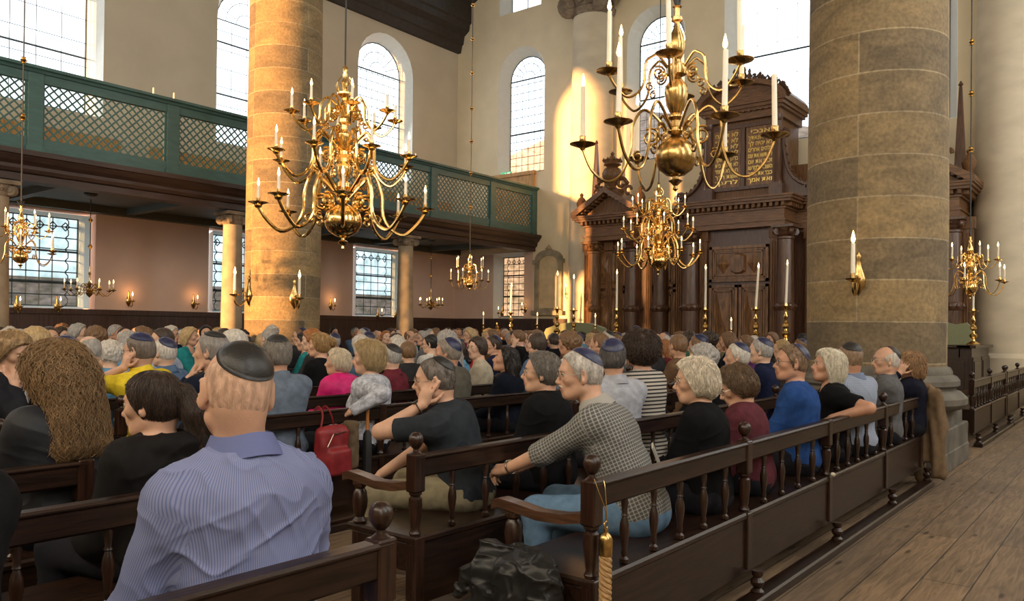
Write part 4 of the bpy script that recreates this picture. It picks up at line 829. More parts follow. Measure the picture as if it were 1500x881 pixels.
def bench(x0, y, L, label, group='wooden pews in rows', posts=(), arm=None, full=True, face=1, bal=True, z=0):
    """origin at the near end of the back, long axis +X, sitters on +Y (face=1) or -Y"""
    t = empty('pew', (x0, y, z), 0); tag(t, label, 'pew', group); t.scale = (1, 1, 1)
    F = face
    def Yb(a, c): return (min(a*F, c*F), max(a*F, c*F))
    def bb(b, x0_, x1_, ya, yb, z0, z1, ch=.006): y0_, y1_ = Yb(ya, yb); b.bbox((x0_, y0_, z0), (x1_, y1_, z1), ch)
    b = MB(); bb(b, .012, L-.012, -.025, .02, .725, .815, .008); bb(b, .014, L-.014, -.034, .03, .805, .826, .008); b.obj('top_rail', M['pew_wood'], t)
    b = MB(); bb(b, 0, L, -.03, .44, .425, .462, .01); b.obj('seat', M['pew_wood'], t)
    b = MB(); bb(b, 0, L, -.02, .0, .15 if full else 0, .43, .004); b.obj('back_panel', M['pew_wood'], t)
    if full:
        b = MB(); bb(b, -.02, L, -.13, -.03, 0, .055, .01); b.obj('floor_rail', M['pew_wood'], t)
        b = MB(); bb(b, 0, L, .36, .38, .30, .43, .004); b.obj('seat_front', M['pew_wood'], t)
    for i, (px_, knob) in enumerate(posts):
        b = MB(); 
        bb(b, px_-.033, px_+.033, -.033, .033, .66, .832, .006); b.lathe([(.024, .46), (.028, .475), (.02, .49), (.024, .52), (.032, .60), (.03, .63), (.02, .64), (.03, .65), (.03, .66)], (px_, 0, 0), 14)
        bb(b, px_-.032, px_+.032, -.036, .028, .17, .46, .005); b.obj('post', M['post_wood'], t)
        if knob: put(ME_KN, t, (px_, 0, .838))
        if full: put(ME_FT, t, (px_, -.075*F if F > 0 else .075, .05))
    if bal and posts:
        xs = [p[0] for p in posts]
        for a, c in zip(xs[:-1], xs[1:]):
            n = max(2, round((c-a)/.25)); 
            for k in range(1, n): put(ME_SP, t, (a+(c-a)*k/n, 0, .462))
    if arm is not None:
        for ax, full_arm in arm:
            b = MB(); pts = [(.03, .69), (.12, .672), (.24, .668), (.34, .682), (.43, .692), (.47, .680)]
            top = [(p[0], p[1]+.016) for p in pts]; bot = [(p[0], p[1]-.022) for p in pts[::-1]]
            b.prism([(u*F, v) for u, v in top+bot], lambda u, v, q: (q, u, v), ax-.032, ax+.032); b.obj('armrest', M['arm_wood'], t, smooth=40)
            put(ME_AS, t, (ax, .375*F, .462))
            b = MB(); bb(b, ax-.022, ax+.022, .35, .41, .64, .68); b.obj('arm_bracket', M['arm_wood'], t)
            b = MB(); bb(b, ax-.03, ax+.03, .34, .40, 0, .43); b.obj('leg', M['post_wood'], t)
            b = MB(); bb(b, ax-.028, ax+.028, .0, .35, .30, .43); b.obj('end_board', M['pew_wood'], t)
    return t
PSET = lambda L, n, kn: [(.0+L*i/n, kn(i)) for i in range(n+1)]
# right-hand block, front pew nearest the aisle
bench(2.53, ROW[0], 5.62, 'long dark front pew with turned balusters running to the stone column, right foreground', posts=[(.033, True), (1.50, True), (2.86, False), (4.30, True), (5.58, True)], arm=[(.033, True)])
bench(2.53, ROW[1], 6.0, 'dark pew with a knobbed end post and worn armrest, second from the aisle floor', posts=[(.033, True), (1.5, True), (3.0, False), (4.5, True), (5.95, True)], arm=[(.033, True)])
bench(5.2, ROW[2], 3.3, 'dark pew partly hidden behind the checked-shirt man, third from the aisle floor', posts=PSET(3.25, 2, lambda i: True))
bench(2.53, ROW[3], 6.0, 'dark pew with a red backpack hung on its back rail', posts=[(.033, True), (1.5, False), (2.24, True), (4.5, True), (5.95, True)], arm=[(.033, True)])
lab2 = ['dark pew between the dark-haired woman and the tweed-jacket man behind her', 'dark pew in the middle of the crowd holding the row of the yellow-shirted man', 'dark pew mostly hidden, just past the middle of the crowd', 'dark pew in the deeper crowd, only its rail ends showing', 'dark pew deep in the crowd before the left stone column', 'dark pew in the far crowd in line with the left column', 'dark pew in the far crowd beneath the gilt chandelier', 'dark pew in the far crowd beyond the chandelier', 'dark pew near the gallery side of the crowd', 'dark pew of the farthest crowd row before the gallery']
lab3 = ['dark pew half a room away, right of the grey-haired couple', 'dark pew glimpsed between heads left of the ark doors', 'dark pew in the sixth row before the barrier', 'dark pew in the right half of the far crowd, nearer one', 'dark pew in the right half of the far crowd, farther one', 'dark pew facing us before the tall candles, first', 'dark pew facing us before the tall candles, second', 'dark pew facing us before the tall candles, third', 'dark pew facing us in line with the left column', 'dark pew facing us, last before the green sofa']
for k in range(4, 14):
    f = 1 if k < 9 else -1
    bench(2.53, ROW[k], 6.0, lab2[k-4], posts=[(.033, True), (2.0, False), (4.0, True), (5.95, True)], full=False, bal=k < 7, face=f, arm=[(.033, True)] if k < 7 else None)
    bench(9.2 if k < 12 else 10.6, ROW[k], 6.0 if k < 12 else 4.6, lab3[k-4], posts=[(.033, True), (2.0, True), (4.0, True)], full=False, bal=False, face=f)
for k in (2, 3):
    bench(10.4 if k == 1 else 9.2, ROW[k]+(.7 if k == 1 else 0), 5.0, ('dark pew half hidden behind the stone column base', 'dark pew beyond the right stone column', 'dark pew right of centre beyond the column, near the ark')[k-1], posts=[(.033, True), (2.5, True), (4.9, True)], full=False, bal=False)
# left-hand block
bench(-2.64, ROW[0]-.02, 4.16, 'dark pew with a big knobbed end post right behind the lavender-shirted man', posts=[(0, True), (2.0, True), (4.12, True)], arm=None)
bench(-2.6, ROW[1]+.10, 4.16, 'dark pew rail in front of the long curly-haired woman, bottom left, nearer one', posts=[(0, True), (2.0, False), (3.3, False), (4.12, True)], arm=[(4.12, True)])
bench(-2.6, ROW[2], 4.16, 'dark pew directly behind the curly-haired woman, bottom left, farther one', posts=[(0, True), (2.0, False), (4.12, False)])
for k in range(3, 14):
    f = 1 if k < 9 else -1
    bench(-2.6, ROW[k], 4.16, ['dark pew two rows past the curly-haired woman', 'dark pew of the yellow-shirted man, left block', 'dark pew with a knobbed post left of centre', 'dark pew in the left crowd below the slim column', 'dark pew in the left crowd, seventh from the front', 'dark pew in the left crowd before the low window', 'dark pew in the left crowd, near the gallery', 'dark pew of the far left crowd below the window', 'dark pew of the far left crowd by the wainscot', 'dark pew of the far left crowd, next to last row', 'dark pew of the far left crowd, last row'][k-3], posts=[(0, True), (2.0, False), (4.12, True)], full=False, bal=k < 6, face=f)
# empty pews beyond the right column
bench(11.35, 1.70, 2.95, 'empty dark pew with balusters beyond the right column, nearer one', 'empty pews beyond the right column', posts=[(.033, True), (1.47, True), (2.92, True)], arm=[(.033, True)])
bench(14.4, 1.70, 2.95, 'empty dark pew with balusters beyond the right column, farther one', 'empty pews beyond the right column', posts=[(.033, True), (1.47, True), (2.92, True)])
# ================================================================ PEOPLE: smooth surfaces grown from joints
f4 = np.float32
def vnoise(p, seed=0):
    q = p+seed*17.13; i = np.floor(q).astype(np.int64); f = (q-i).astype(f4); f = f*f*(3-2*f)
    def h(a, b, c):
        n = (a*73856093) ^ (b*19349663) ^ (c*83492791) ^ (seed*2654435761 & 0xffffffff); n = (n ^ (n >> 13))*1274126177; return ((n & 0xffff).astype(f4)/32768.0)-1
    x, y, z = i[:, 0], i[:, 1], i[:, 2]; fx, fy, fz = f[:, 0], f[:, 1], f[:, 2]
    L = lambda a, b, t: a+(b-a)*t
    return L(L(L(h(x, y, z), h(x+1, y, z), fx), L(h(x, y+1, z), h(x+1, y+1, z), fx), fy), L(L(h(x, y, z+1), h(x+1, y, z+1), fx), L(h(x, y+1, z+1), h(x+1, y+1, z+1), fx), fy), fz)
class SDF:
    def __init__(s): s.ops = []; s.disp = None
    def _a(s, fn, lo, hi, k, op): s.ops.append((fn, np.array(lo)-k-.02, np.array(hi)+k+.02, k, op)); return s
    def ell(s, c, r, rot=None, k=.02, op='u'):
        c = np.array(c, f4); r = np.array(r, f4); Rm = None if rot is None else np.array(rot, f4)
        def fn(p):
            q = p-c
            if Rm is not None: q = q @ Rm        # world->local (columns are local axes)
            k0 = np.sqrt(((q/r)**2).sum(1)); k1 = np.sqrt(((q/(r*r))**2).sum(1))+1e-9; return k0*(k0-1)/k1
        m = float(max(r)); return s._a(fn, c-m, c+m, k, op)
    def rc(s, a, b, r1, r2, k=.015, op='u', clip=None):
        a = np.array(a, f4); b = np.array(b, f4); ba = b-a; L = float(ba @ ba)+1e-12
        def fn(p):
            q = p-a; t = np.clip((q @ ba)/L, 0, 1); d = np.linalg.norm(q-t[:, None]*ba, axis=1)-(r1+(r2-r1)*t)
            if clip: 
                n = ba/math.sqrt(L); d = np.maximum(d, (p-b) @ n)
            return d
        m = max(r1, r2); return s._a(fn, np.minimum(a, b)-m, np.maximum(a, b)+m, k, op)
    def box(s, c, h, rot=None, rd=.005, k=.01, op='u'):
        c = np.array(c, f4); h = np.array(h, f4)-rd; Rm = None if rot is None else np.array(rot, f4)
        def fn(p):
            q = p-c
            if Rm is not None: q = q @ Rm
            q = np.abs(q)-h; return np.linalg.norm(np.maximum(q, 0), axis=1)+np.minimum(q.max(1), 0)-rd
        m = float(np.linalg.norm(h))+rd; return s._a(fn, c-m, c+m, k, op)
    def plane(s, c, n):     # keep the side opposite to n
        c = np.array(c, f4); n = np.array(n, f4); n /= np.linalg.norm(n)
        s.ops.append((lambda p: (p-c) @ n, None, None, 0, 'i')); return s
    def bounds(s):
        lo = np.min([o[1] for o in s.ops if o[4] == 'u'], 0); hi = np.max([o[2] for o in s.ops if o[4] == 'u'], 0); return lo-.01, hi+.01
    def __call__(s, p):
        d = np.full(len(p), .5, f4)
        for fn, lo, hi, k, op in s.ops:
            if op == 'i': d = np.maximum(d, fn(p)); continue
            m = np.nonzero(((p > lo) & (p < hi)).all(1))[0]
            if not len(m): continue
            e = fn(p[m]).astype(f4); a = d[m]
            if op == 's': e = -e; h = np.clip(.5-.5*(a-e)/max(k, 1e-6), 0, 1); d[m] = a+(e-a)*h+k*h*(1-h)
            else: h = np.clip(.5+.5*(a-e)/max(k, 1e-6), 0, 1); d[m] = a+(e-a)*h-k*h*(1-h)
        if s.disp is not None:
            m = np.nonzero(np.abs(d) < .06)[0]
            if len(m): d[m] = d[m]+s.disp(p[m]).astype(f4)
        return d
def polygonize(sdf, h):
    lo, hi = sdf.bounds(); hc = 4*h; n = np.maximum(2, np.ceil((hi-lo)/hc).astype(int)); 
    ax = [lo[i]+hc*np.arange(n[i]+1) for i in range(3)]
    g = np.stack(np.meshgrid(*ax, indexing='ij'), -1).reshape(-1, 3).astype(f4); C = sdf(g).reshape(n+1)
    near = np.abs(C) < hc*1.9
    cell = np.zeros(n, bool)
    for dx in (0, 1):
        for dy in (0, 1):
            for dz in (0, 1): cell |= near[dx:dx+n[0], dy:dy+n[1], dz:dz+n[2]]
    FN = n*4+1; V = C
    for a in range(3): V = np.repeat(V, 4, axis=a)
    V = np.ascontiguousarray(V[:FN[0], :FN[1], :FN[2]]); K = cell
    for a in range(3): K = np.repeat(K, 4, axis=a)
    K = np.pad(K, ((0, 1),)*3)
    for a in range(3):
        sl1 = [slice(None)]*3; sl0 = [slice(None)]*3; sl1[a] = slice(1, None); sl0[a] = slice(0, -1); K2 = K.copy(); K2[tuple(sl1)] |= K[tuple(sl0)]; K = K2
    idx = np.argwhere(K); pts = (lo+idx*h).astype(f4); val = np.empty(len(pts), f4)
    for i in range(0, len(pts), 400000): val[i:i+400000] = sdf(pts[i:i+400000])
    V[K] = val; S_ = V < 0
    def c8(A): return [A[i:A.shape[0]-1+i, j:A.shape[1]-1+j, k:A.shape[2]-1+k] for i in (0, 1) for j in (0, 1) for k in (0, 1)]
    s8 = c8(S_); an = s8[0].copy(); al = s8[0].copy()
    for q in s8[1:]: an |= q; al &= q
    mix = an & ~al; ci = np.argwhere(mix); nv = len(ci)
    if nv == 0: return np.zeros((0, 3)), np.zeros((0, 4), int)
    cv = np.stack([V[ci[:, 0]+i, ci[:, 1]+j, ci[:, 2]+k] for i in (0, 1) for j in (0, 1) for k in (0, 1)], 1)
    off = np.array([(i, j, k) for i in (0, 1) for j in (0, 1) for k in (0, 1)], f4); acc = np.zeros((nv, 3), f4); cnt = np.zeros(nv, f4)
    for a in range(8):
        for b_ in range(a+1, 8):
            if np.abs(off[a]-off[b_]).sum() != 1: continue
            va, vb = cv[:, a], cv[:, b_]; m = (va < 0) != (vb < 0); t = np.where(m, va/np.where(m, va-vb, 1), 0)
            acc += np.where(m[:, None], off[a]+(off[b_]-off[a])*t[:, None], 0); cnt += m
    vs = lo+(ci+acc/cnt[:, None])*h
    vid = np.full(mix.shape, -1, np.int32); vid[tuple(ci.T)] = np.arange(nv, dtype=np.int32); F_ = []
    for a in range(3):
        s0 = [slice(None)]*3; s1 = [slice(None)]*3; s0[a] = slice(0, -1); s1[a] = slice(1, None); A0 = S_[tuple(s0)]; A1 = S_[tuple(s1)]; ch = np.argwhere(A0 != A1)
        b1, b2 = (a+1) % 3, (a+2) % 3; ch = ch[(ch[:, b1] > 0) & (ch[:, b2] > 0) & (ch[:, b1] < mix.shape[b1]) & (ch[:, b2] < mix.shape[b2])]
        ins = A0[tuple(ch.T)]; e1 = np.zeros(3, int); e1[b1] = 1; e2 = np.zeros(3, int); e2[b2] = 1
        q = np.stack([vid[tuple((ch-e1-e2).T)], vid[tuple((ch-e2).T)], vid[tuple(ch.T)], vid[tuple((ch-e1).T)]], 1)
        q[~ins] = q[~ins][:, ::-1]; F_.append(q[(q >= 0).all(1)])
    return vs, np.concatenate(F_)
def np_mesh(name, vs, fs, mats=(), mi=None, weave=None):
    me = bpy.data.meshes.new(name); me.vertices.add(len(vs)); me.vertices.foreach_set('co', np.asarray(vs, f4).ravel())
    k = fs.shape[1]; me.loops.add(len(fs)*k); me.loops.foreach_set('vertex_index', fs.ravel().astype(np.int32)); me.polygons.add(len(fs))
    me.polygons.foreach_set('loop_start', (np.arange(len(fs))*k).astype(np.int32)); me.polygons.foreach_set('use_smooth', np.ones(len(fs), bool))
    for m in mats: me.materials.append(m)
    if mi is not None: me.polygons.foreach_set('material_index', mi.astype(np.int32))
    if weave is not None:
        at = me.attributes.new('weave', 'FLOAT_VECTOR', 'POINT'); at.data.foreach_set('vector', np.asarray(weave, f4).ravel())
    me.update(); return me
V3 = lambda *a: np.array(a, float)
def rotm(yaw=0, pitch=0, roll=0):    # yaw left+, pitch down+ (nod), roll to the left shoulder+
    y, p, r = R(yaw), R(-pitch), R(roll)
    Rz = np.array([[math.cos(y), -math.sin(y), 0], [math.sin(y), math.cos(y), 0], [0, 0, 1]])
    Rx = np.array([[1, 0, 0], [0, math.cos(p), -math.sin(p)], [0, math.sin(p), math.cos(p)]])
    Ry = np.array([[math.cos(r), 0, -math.sin(r)], [0, 1, 0], [math.sin(r), 0, math.cos(r)]])
    return Rz @ Rx @ Ry
def axes_from(y_, up):   # rotation whose columns are x, y (=y_), z
    y_ = y_/np.linalg.norm(y_); x = np.cross(y_, up); x /= np.linalg.norm(x); z = np.cross(x, y_); return np.stack([x, y_, z], 1)
def ik(sh, tgt, l1, l2, hint):
    d = tgt-sh; L = np.linalg.norm(d); 
    if L > (l1+l2)*.995: tgt = sh+d/L*(l1+l2)*.995; d = tgt-sh; L = np.linalg.norm(d)
    L = max(L, abs(l1-l2)+.02); u = d/np.linalg.norm(d); a = (l1*l1-l2*l2+L*L)/(2*L); h = math.sqrt(max(0, l1*l1-a*a)); v = hint-u*(hint @ u); v = v/np.linalg.norm(v)
    return sh+u*a+v*h, tgt
CRAN = dict(c=(0, -.012, .030), r=(.078, .100, .090))
def head_sdf(s, H, Rm, f=1.0, fem=False, old=False):
    """head around H; Rm columns = local axes (x right, y forward, z up)"""
    w_ = lambda *p: H+Rm @ (np.array(p, float)*f)
    E = lambda c, r, k=.02, op='u', rot=None: s.ell(w_(*c), np.array(r)*f, Rm if rot is None else Rm @ rot, k*f, op)
    Cc = lambda a, b, r1, r2, k=.012, op='u': s.rc(w_(*a), w_(*b), r1*f, r2*f, k*f, op)
    j = .9 if fem else 1.0
    E(CRAN['c'], CRAN['r']); E((0, .026, -.030), (.060*j, .058, .078), .03); E((0, .052, -.080), (.030*j, .030, .026), .03)       # skull, face, chin
    Cc((-.052*j, .0, -.060), (-.018, .062, -.088), .018, .018, .03); Cc((.052*j, .0, -.060), (.018, .062, -.088), .018, .018, .03)   # jaw line
    E((0, -.055, -.035), (.055, .045, .05), .04)
    Cc((-.033, .076, .034), (.033, .076, .034), .012 if not fem else .009, .012 if not fem else .009, .018)    # brow
    for sx in (-1, 1):
        E((sx*.041, .060, -.012), (.020, .020, .018), .025)           # cheekbone
        E((sx*.030, .095, .014), (.017, .014, .011), .012, 's')       # socket
        E((sx*.030, .0745, .014), (.0135, .0125, .0120), .003)        # lids over the eyeball
    Cc((0, .083, .018), (0, .104, -.018), .0075, .0105, .012); E((0, .107, -.022), (.0125, .011, .010), .008)    # nose
    for sx in (-1, 1): E((sx*.012, .097, -.025), (.0075, .009, .007), .006)
    E((0, .086, -.047), (.024, .012, .020), .02)                     # muzzle
    Cc((-.017, .0905, -.0475), (.017, .0905, -.0475), .0055, .0055, .006); Cc((-.014, .090, -.0575), (.014, .090, -.0575), .0065, .0065, .006)
    s.rc(w_(-.022, .099, -.0525), w_(.022, .099, -.0525), .0035*f, .0035*f, .004*f, 's')
    for sx in (-1, 1):         # ears
        rot = rotm(-sx*30, 0, 0)
        E((sx*.0825, -.010, .001), (.0085, .022, .036), .006, rot=rot); E((sx*.0785, -.004, -.027), (.009, .012, .015), .006, rot=rot)
        E((sx*.0915, .000, .005), (.006, .012, .022), .004, 's', rot=rot)
def finger_chain(s, base, dirs, lens, r0, k=.004):
    p = np.array(base, float); pts = [p]
    for d, l in zip(dirs, lens): p = p+d*l; pts.append(p)
    n = len(lens)
    for i in range(n): s.rc(pts[i], pts[i+1], r0*(1-.12*i), r0*(1-.12*(i+1)), k)
    return pts
def hand_sdf(s, W, Rm, side, curl=35, f=1.0, spread=4, thumb=30):
    """W wrist, Rm columns: x = towards thumb side*(side), y = along the fingers, z = back of the hand"""
    w_ = lambda *p: W+Rm @ (np.array([p[0]*side, p[1], p[2]], float)*f)
    dv = lambda *p: Rm @ np.array([p[0]*side, p[1], p[2]], float)
    s.rc(w_(-.012, .0, 0), w_(-.022, .075, 0), .018*f, .014*f, .012); s.rc(w_(.012, 0, 0), w_(.020, .078, 0), .018*f, .014*f, .012); s.ell(w_(0, .045, -.002), np.array((.036, .046, .014))*f, Rm, .012)
    lens = [(.043, .026, .021), (.048, .030, .022), (.045, .028, .021), (.035, .021, .018)]
    for i, x in enumerate((.029, .010, -.009, -.027)):
        c = R(curl*(1+.1*i)*.6); sp = R(spread*(1.5-i)); a = 0; dirs = []
        for q in range(3):
            a += c*(1.0 if q else .8); dirs.append(dv(math.sin(sp)*math.cos(a), math.cos(sp)*math.cos(a), -math.sin(a)))
        finger_chain(s, w_(x, .082-.004*abs(i-1), 0), dirs, [l*f for l in lens[i]], .0088*f)
    t = R(thumb); dirs = [dv(math.sin(t+.35), math.cos(t+.35), -.35), dv(math.sin(t), math.cos(t), -.30), dv(math.sin(t-.25), math.cos(t-.25), -.25)]
    finger_chain(s, w_(.022, .018, -.006), dirs, [.040*f, .032*f, .026*f], .0115*f, .008)
SKIN = {}
def skin_mat(c):
    if c not in SKIN:
        m, nt, b = newmat('skin'); b.inputs['Roughness'].default_value = .5; b.inputs['Subsurface Weight'].default_value = .12; b.inputs['Subsurface Radius'].default_value = (.012, .005, .003)
        cr = noisy(nt, b, tuple(x*.86 for x in c), (min(1, c[0]*1.12), c[1]*1.05, c[2]*1.02), 14, 4, bump=.08, bscale=160, lo=.3, hi=.7); SKIN[c] = m
    return SKIN[c]
CM = {}
def cloth(name, c, kind='plain', sc_=1.0, c2=None, rough=.9):
    key = (name, c, kind, sc_)
    if key in CM: return CM[key]
    m, nt, b = newmat(name); L = nt.links.new; b.inputs['Roughness'].default_value = rough; b.inputs['Specular IOR Level'].default_value = .10 if rough > .6 else .40
    if kind == 'plain':
        noisy(nt, b, tuple(x*.85 for x in c), tuple(min(1, x*1.15) for x in c), 20, 4, bump=.12, bscale=400)
    else:
        tc = N(nt, 'ShaderNodeAttribute', attribute_name='weave'); sp = N(nt, 'ShaderNodeSeparateXYZ'); L(tc.outputs['Vector'], sp.inputs[0])
        def wave(out, per, duty):
            a = N(nt, 'ShaderNodeMath', operation='MULTIPLY'); L(out, a.inputs[0]); a.inputs[1].default_value = 1/per
            f = N(nt, 'ShaderNodeMath', operation='FRACT'); L(a.outputs[0], f.inputs[0]); g = N(nt, 'ShaderNodeMath', operation='LESS_THAN'); L(f.outputs[0], g.inputs[0]); g.inputs[1].default_value = duty; return g
        c2 = c2 or tuple(x*.5 for x in c)
        if kind == 'hstripe': fac = wave(sp.outputs[2], .026*sc_, .42)
        elif kind == 'vstripe': fac = wave(sp.outputs[0], .0075*sc_, .4)
        else:
            a = wave(sp.outputs[0], .016*sc_, .28); d = wave(sp.outputs[2], .016*sc_, .28); fac = N(nt, 'ShaderNodeMath', operation='ADD'); L(a.outputs[0], fac.inputs[0]); L(d.outputs[0], fac.inputs[1])
            q = N(nt, 'ShaderNodeMath', operation='MULTIPLY'); L(fac.outputs[0], q.inputs[0]); q.inputs[1].default_value = .6; fac = q
        mx = N(nt, 'ShaderNodeMix', data_type='RGBA'); L(fac.outputs[0], mx.inputs[0]); mx.inputs[6].default_value = (*c, 1); mx.inputs[7].default_value = (*c2, 1); L(mx.outputs[2], b.inputs['Base Color'])
    CM[key] = m; return m
HM = {}
def hair_mat(c):
    if c not in HM:
        m, nt, b = newmat('hair'); b.inputs['Roughness'].default_value = .42; b.inputs['Specular IOR Level'].default_value = .35
        noisy(nt, b, tuple(x*.74 for x in c), tuple(min(1, x*1.2) for x in c), 60, 5, (1, 1, .35), bump=.5, bscale=120); HM[c] = m
    return HM[c]
M['lash'] = mat('dark lash line', (.05, .03, .022), .6, var=.05); M['lip'] = mat('lip', (.40, .16, .12), .45, var=.05); M['sclera'] = mat('eye white', (.62, .58, .52), .3, var=.02); M['iris'] = mat('eye iris', (.06, .045, .035), .2, var=.1)
M['kip_black'] = mat('black kippah fabric', (.014, .013, .013), .5, var=.2, scale=60, bump=.1); M['kip_leather'] = mat('black leather kippah', (.010, .0095, .0095), .42, var=.3, scale=40, bump=.1, bscale=150)
M['kip_navy'] = mat('navy satin kippah', (.018, .022, .065), .38, var=.25, scale=20, bump=.1); M['frame_dark'] = mat('dark glasses frame', (.02, .02, .02), .3, var=.1); M['frame_metal'] = mat('metal glasses frame', (.5, .45, .38), .3, 1, var=.1)
M['watch'] = mat('steel watch', (.4, .4, .38), .3, 1, var=.1)
def cloth_disp(amp, seed, axis_z=1.0):
    def d(p):
        x, y, z = p[:, 0], p[:, 1], p[:, 2]; sg = 1.0 if seed % 2 else -1.0
        q1 = np.stack([x*5+z*3*sg, y*5, z*15+x*7*sg], 1).astype(f4); q2 = np.stack([x*16+z*7, y*16, z*5], 1).astype(f4); q3 = np.stack([x*9-z*9*sg, y*9, z*11+x*8*sg], 1).astype(f4)
        m1 = np.clip(vnoise(p.astype(f4)*5, seed+3)+.4, 0, 1); m2 = np.clip(vnoise(p.astype(f4)*4.2+3, seed+4)+.3, 0, 1)
        r1 = (1-np.abs(vnoise(q1, seed)))**4; r2 = (1-np.abs(vnoise(q2, seed+1)))**4; r3 = (1-np.abs(vnoise(q3, seed+2)))**5
        return -amp*(.9*r1*m1+.6*r2*m2+.8*r3*(1-m1)-.45)
    return d
def hair_sdf(style, H, Rm, f=1.0, seed=1, curl=0.0, thick=None):
    s = SDF(); w_ = lambda *p: H+Rm @ (np.array(p, float)*f); D = lambda *p: Rm @ np.array(p, float)
    T = {'short': .011, 'fringe': .007, 'crop': .005, 'bob': .026, 'long': .026, 'bun': .014, 'pony': .012, 'curly': .034, 'full': .020}[style] if thick is None else thick
    c, r = CRAN['c'], CRAN['r']
    s.ell(w_(c[0], c[1]-.002, c[2]), (np.array(r)+T)*f, Rm, .01)
    s.ell(w_(0, -.052, -.02), np.array((.062+T*.6, .052+T, .062))*f, Rm, .03)
    if style in ('bob', 'long'):
        for sx in (-1, 1): s.ell(w_(sx*.068, -.015, -.035), np.array((.034, .058, .085))*f, Rm, .03)
        s.ell(w_(0, -.07, -.045), np.array((.088, .058, .09))*f, Rm, .03)
    if style == 'full':
        s.ell(w_(0, -.07, -.02), np.array((.085, .055, .07))*f, Rm, .03)
        for sx in (-1, 1): s.ell(w_(sx*.07, -.02, -.005), np.array((.026, .05, .05))*f, Rm, .03)
    if style == 'curly': s.ell(w_(0, -.05, .02), np.array((.115, .115, .11))*f, Rm, .03)
    if style == 'long': 
        for sx in (-.055, 0, .055): s.rc(w_(sx, -.085, -.03), w_(sx*1.5, -.105, -.30), .062*f, .050*f, .04)
    s.plane(w_(0, .052 if T < .02 else .060, .072), D(0, .80, -.36))
    if style in ('bob', 'long', 'full', 'curly'): pass
    else: s.plane(w_(0, -.05, -.068), D(0, -.25, -1))
    if style == 'fringe': s.plane(w_(0, 0, .052), D(0, .45, 1))
    if style == 'bun': s.ell(w_(0, -.135, .035), np.array((.045, .04, .045))*f, Rm, .01)
    if style == 'pony': s.ell(w_(0, -.12, .035), np.array((.025, .03, .025))*f, Rm, .02); s.rc(w_(0, -.14, .03), w_(.0, -.165, -.05), .030*f, .042*f, .02); s.rc(w_(0, -.165, -.05), w_(0, -.15, -.20), .042*f, .018*f, .02)
    amp = {'short': .003, 'fringe': .002, 'crop': .0015, 'bob': .006, 'long': .009, 'bun': .004, 'pony': .003, 'curly': .012, 'full': .006}[style]+curl
    an = np.array([1, 1, .38 if style in ('long', 'bob', 'pony') else .6], f4); s.disp = lambda p: amp*(vnoise(p.astype(f4)*an*40/f, seed)+.5*vnoise(p.astype(f4)*an*95/f, seed+1))
    return s
def strands(sdf, vs, H, Rm, n, L, rad, wave=0.0, lift=.004, down=.9, seed=3, flow=None, segs=9):
    rng = np.random.default_rng(seed); p = vs[rng.integers(0, len(vs), n)].astype(f4).copy(); n = len(p)
    crown = H+Rm @ np.array((0, -.04, .13)); ph = rng.uniform(0, 6.28, n).astype(f4); ln = L*rng.uniform(.5, 1.1, n).astype(f4); Pt = []; e = .002
    base = sdf.disp; sdf.disp = None; off = lift*rng.uniform(.2, 1.3, n).astype(f4); lat = rng.normal(0, .22, (n, 3)).astype(f4)
    live = np.ones(n, bool)
    for k in range(segs+1):
        old = p.copy(); d0 = sdf(p); live &= np.abs(d0) < .035; g = np.stack([sdf(p+np.array(v, f4)*e)-d0 for v in ((1, 0, 0), (0, 1, 0), (0, 0, 1))], 1); g /= (np.linalg.norm(g, axis=1, keepdims=True)+1e-6)
        dd = np.where(np.abs(d0) < .04, d0, 0); p = p-g*(dd-off*(.3+k/segs))[:, None]*.8; p = np.where(live[:, None], p, old).astype(f4); Pt.append(p.copy())
        if flow is not None: fl = flow(p)
        else: fl = (p-crown); fl /= (np.linalg.norm(fl, axis=1, keepdims=True)+1e-6); fl = fl*(1-down)+np.array([0, 0, -1.0])*down
        fl = fl+lat; fl = fl-g*(fl*g).sum(1, keepdims=True); fl /= (np.linalg.norm(fl, axis=1, keepdims=True)+1e-6)
        side = np.cross(g, fl); p = p+(fl+side*(wave*np.sin(ph+k*1.5))[:, None])*(ln/segs*live)[:, None]; p = p.astype(f4)
    sdf.disp = base
    Pt = np.stack(Pt, 1); K = segs+1; T = np.gradient(Pt, axis=1); T /= (np.linalg.norm(T, axis=2, keepdims=True)+1e-9); up = rng.normal(0, 1, (n, 1, 3)); A_ = np.cross(T, up); A_ /= (np.linalg.norm(A_, axis=2, keepdims=True)+1e-9); B_ = np.cross(T, A_)
    rr = rad*(np.sin(np.linspace(.25, 3.0, K))*.9+.1)[None, :, None]; V_ = np.stack([Pt+(A_*math.cos(a)+B_*math.sin(a))*rr for a in (0, 2.094, 4.189)], 2)
    ids = np.arange(n*K*3).reshape(n, K, 3); F_ = np.concatenate([np.stack([ids[:, :-1, a], ids[:, :-1, (a+1) % 3], ids[:, 1:, (a+1) % 3], ids[:, 1:, a]], -1).reshape(-1, 4) for a in range(3)])
    return V_.reshape(-1, 3), F_
